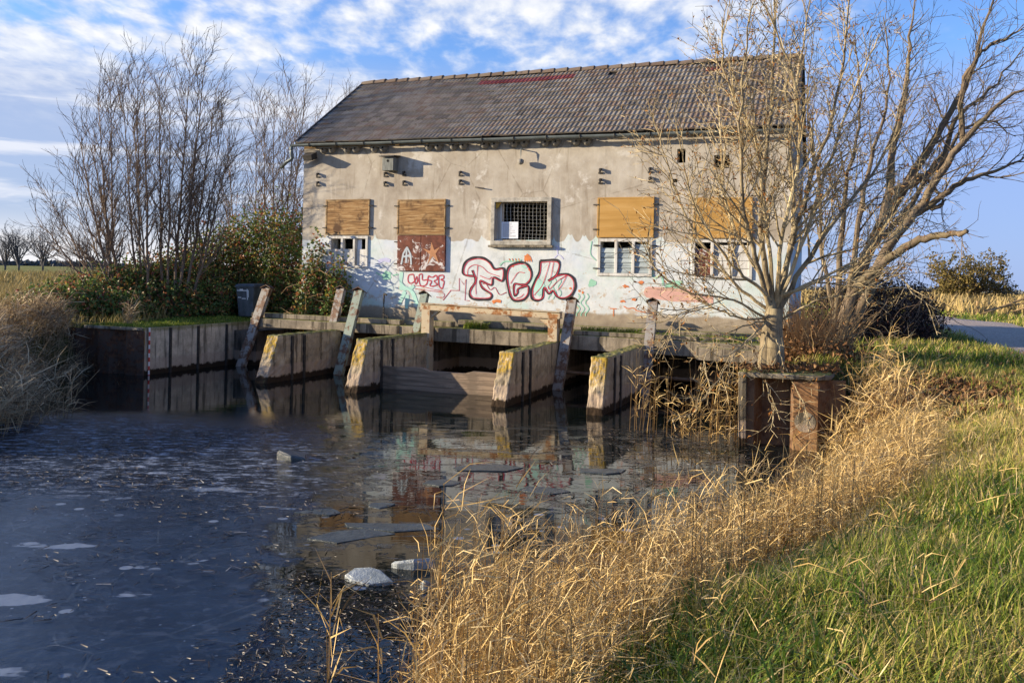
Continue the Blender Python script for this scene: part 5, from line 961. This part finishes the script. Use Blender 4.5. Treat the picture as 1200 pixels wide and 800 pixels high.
# far hedges
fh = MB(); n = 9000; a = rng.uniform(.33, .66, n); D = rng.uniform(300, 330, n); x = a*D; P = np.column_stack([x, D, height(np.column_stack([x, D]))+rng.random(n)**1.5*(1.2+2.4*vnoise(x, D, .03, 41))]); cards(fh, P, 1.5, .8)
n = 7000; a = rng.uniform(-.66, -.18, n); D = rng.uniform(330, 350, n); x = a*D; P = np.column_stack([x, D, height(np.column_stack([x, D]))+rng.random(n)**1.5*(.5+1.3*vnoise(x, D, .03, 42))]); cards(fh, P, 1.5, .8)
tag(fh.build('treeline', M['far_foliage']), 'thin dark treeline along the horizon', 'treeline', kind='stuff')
# leaf litter, pond debris
lt = MB(); n = 7000; xy = np.stack([rng.normal(5.55, .7, n), rng.normal(11.5, .9, n)], 1); xy2 = np.stack([rng.uniform(4.4, 10, 2600), rng.uniform(10, 17, 2600)], 1); xy = np.concatenate([xy, xy2]); sd, _ = sdist(xy); xy = xy[(sd > .05)]; P = np.column_stack([xy, height(xy)+rng.random(len(xy))*.06]); cards(lt, P, .075, .6)
P = np.column_stack([rng.uniform(3.5, 4.95, 420), rng.uniform(12.65, 13.3, 420), 1.135+rng.random(420)*.05]); cards(lt, P, .07, .6)
tag(lt.build('leaf_litter', M['litter']), 'brown fallen leaves below the pale tree', 'leaves', kind='stuff')
db = MB()
def debris(n, x0, x1, y0, y1, s, thr):
    xy = np.stack([rng.uniform(x0, x1, n), rng.uniform(y0, y1, n)], 1); sd, _ = sdist(xy); pn = .6*vnoise(xy[:, 0], xy[:, 1], .9, 51)+.4*vnoise(xy[:, 0], xy[:, 1], 3.3, 52); xy = xy[(sd < 0) & (pn > thr)]; n = len(xy)
    if not n: return
    az = rng.uniform(0, 6.28, n); L = s*(.3+1.2*rng.random(n)**2)[:, None]; w = L*.05+.0035; a = np.stack([np.cos(az), np.sin(az), np.zeros(n)], 1); b = np.stack([-np.sin(az), np.cos(az), np.zeros(n)], 1); p = np.column_stack([xy, .008+.010*rng.random(n)])
    v = np.stack([p-a*L*.5-b*w*.5, p+a*L*.5-b*w*.3, p+a*L*.5+b*w*.4+(0, 0, .006), p-a*L*.5+b*w*.6], 1).reshape(-1, 3); db.add(v, np.arange(4*n).reshape(n, 4), np.repeat(rng.random(n), 4))
debris(5200, -8, 3, 8.5, 14.5, .08, .5); debris(3600, -1.7, .1, 4.9, 6.9, .05, .36); debris(1500, -4, 0, 5, 9, .09, .5); debris(1500, .5, 3.5, 8.5, 14, .14, .45); debris(2400, -8.5, -3.5, 9.5, 13.5, .13, .45)
tag(db.build('pond_debris', M['pond_debris']), 'broken reed bits and dirt floating on the icy pond', 'debris', kind='stuff')
# broken fence by the hawthorn
fb = atY(1178, 372, 40); fb[2] = zat(fb[0], fb[1]); fe = thing('broken_fence', 'collapsed weathered wooden rails in the dry grass right of the hawthorn', 'fence', tuple(fb))
for k, (a, b, r_) in enumerate((((-1.2, 0, .1), (1.1, .2, .95), .05), ((-.9, .2, .3), (1.2, .1, .75), .045), ((-1.25, .1, -.1), (-1.25, .1, .75), .06), ((-.3, .3, .0), (1.0, -.2, .55), .04), ((1.0, .15, -.1), (1.05, .15, .9), .055))):
    mb = MB(); mb.tube([fb+a, fb+b], r_, 6, cap=True); mb.build('post' if k in (2, 4) else 'rail', M['old_timber'], fe, base=fb)

# ------------------------------------------------------------------ light, sky, camera
SUN = np.array((.90, .0, -.19)); SUN = unit(SUN)
sd_ = bpy.data.lights.new('sun', 'SUN'); sd_.energy = 5.0; sd_.angle = math.radians(.5); sd_.color = (1., .83, .60)
so = bpy.data.objects.new('sun', sd_); C.objects.link(so)
from mathutils import Vector, Matrix
so.rotation_euler = Vector(SUN).to_track_quat('-Z', 'Y').to_euler(); so.location = (-30, 0, 20)
w = bpy.data.worlds.new('World'); scene.world = w; w.use_nodes = True; T_ = NT.__new__(NT); T_.t = w.node_tree; T_.t.nodes.clear()
out = T_.n('ShaderNodeOutputWorld'); bg = T_.n('ShaderNodeBackground'); bg.inputs[1].default_value = .112
sky = T_.n('ShaderNodeTexSky', sky_type='NISHITA'); sky.sun_disc = False; el = math.asin(-SUN[2]); sky.sun_elevation = el; sky.sun_rotation = math.atan2(-SUN[0], -SUN[1]) % (2*math.pi); sky.air_density = 1.; sky.dust_density = .4; sky.ozone_density = 2.5
d = T_.n('ShaderNodeTexCoord').outputs['Generated']; X = T_.xyz(d); z = T_.math('MAXIMUM', X[2], .012)
col = T_.mix(1., sky.outputs[0], (.75, .90, 1.26), 'MULTIPLY')
pz = T_.math('ADD', z, .13); cx = T_.math('DIVIDE', X[0], pz); cy = T_.math('DIVIDE', X[1], pz); cv = T_.n('ShaderNodeCombineXYZ'); T_.link(cx, cv.inputs[0]); T_.link(cy, cv.inputs[1]); cv = cv.outputs[0]
a = T_.noise(T_.map(cv, (1, 1, 1), (3.1, 1.7, 0)), 1.5, 3, .5, .2); b = T_.noise(T_.map(cv, (1, .6, 1), (7, 2, 0)), 9.5, 5, .55, .15)
ca = T_.math('ADD', T_.math('MULTIPLY', a, .5), T_.math('MULTIPLY', b, .5)); b2 = T_.noise(T_.map(cv, (1, .6, 1), (2, 9, 0)), 16, 4, .55, .1)
ratio = T_.math('DIVIDE', X[0], T_.math('MAXIMUM', X[1], .05))                    # compass bearing of the view, about -.6 .. .6 in front
bear = T_.step(ratio, .52, .12)                                                    # the cloud field thins to the east
hi = T_.math('MULTIPLY', T_.step(z, .13, .25), T_.step(z, .44, .30))
cl1 = T_.math('MULTIPLY', T_.step(T_.math('ADD', ca, T_.math('MULTIPLY', bear, .085)), .47, .68), T_.math('MULTIPLY', hi, T_.math('ADD', .35, T_.math('MULTIPLY', bear, .65))))
shade = T_.ramp(T_.math('ADD', T_.math('MULTIPLY', b, .5), T_.math('MULTIPLY', b2, .5)), [(.36, (2.391, 2.858, 3.847)), (.5, (3.458, 3.661, 4.118)), (.62, (4.276, 4.325, 4.425))])
stv = T_.map(d, (1.6, 1.6, 15)); s1 = T_.noise(stv, 2.0, 5, .6, .4); low = T_.math('SUBTRACT', 1, T_.step(z, .19, .26))
grey = T_.mix(bear, (1.469, 2.034, 3.729), (1.850, 2.200, 3.150))
col = T_.mix(T_.math('MULTIPLY', low, .85), col, grey)
stk = T_.math('MULTIPLY', T_.math('MULTIPLY', T_.step(s1, .47, .64), low), T_.math('MULTIPLY', bear, .75)); col = T_.mix(stk, col, (4.068, 4.124, 4.407))
glow = T_.math('MULTIPLY', T_.step(z, .075, .012), T_.step(ratio, .1, -.5)); col = T_.mix(T_.math('MULTIPLY', glow, .7), col, (4.746, 4.576, 4.463))
col = T_.mix(cl1, col, shade)
T_.link(col, bg.inputs[0]); T_.link(bg.outputs[0], out.inputs[0])
cd = bpy.data.cameras.new('camera'); cam = bpy.data.objects.new('camera', cd); C.objects.link(cam); cd.sensor_width = 36; cd.lens = 36*F/1200; cd.shift_y = -(400-CY)/1200; cd.clip_end = 3000; cd.clip_start = .05
R = Vector((_c, 0, _s)); U = Vector((-_s, 0, _c)); B_ = Vector((0, -1, 0)); cam.matrix_world = Matrix(((R.x, U.x, B_.x, 0), (R.y, U.y, B_.y, 0), (R.z, U.z, B_.z, H), (0, 0, 0, 1)))
scene.camera = cam
vs = scene.view_settings; vs.view_transform = 'Standard'; vs.look = 'None'; vs.gamma = 1; vs.exposure = 1.08; vs.use_curve_mapping = False
scene.cycles.max_bounces = 6; scene.cycles.transparent_max_bounces = 4
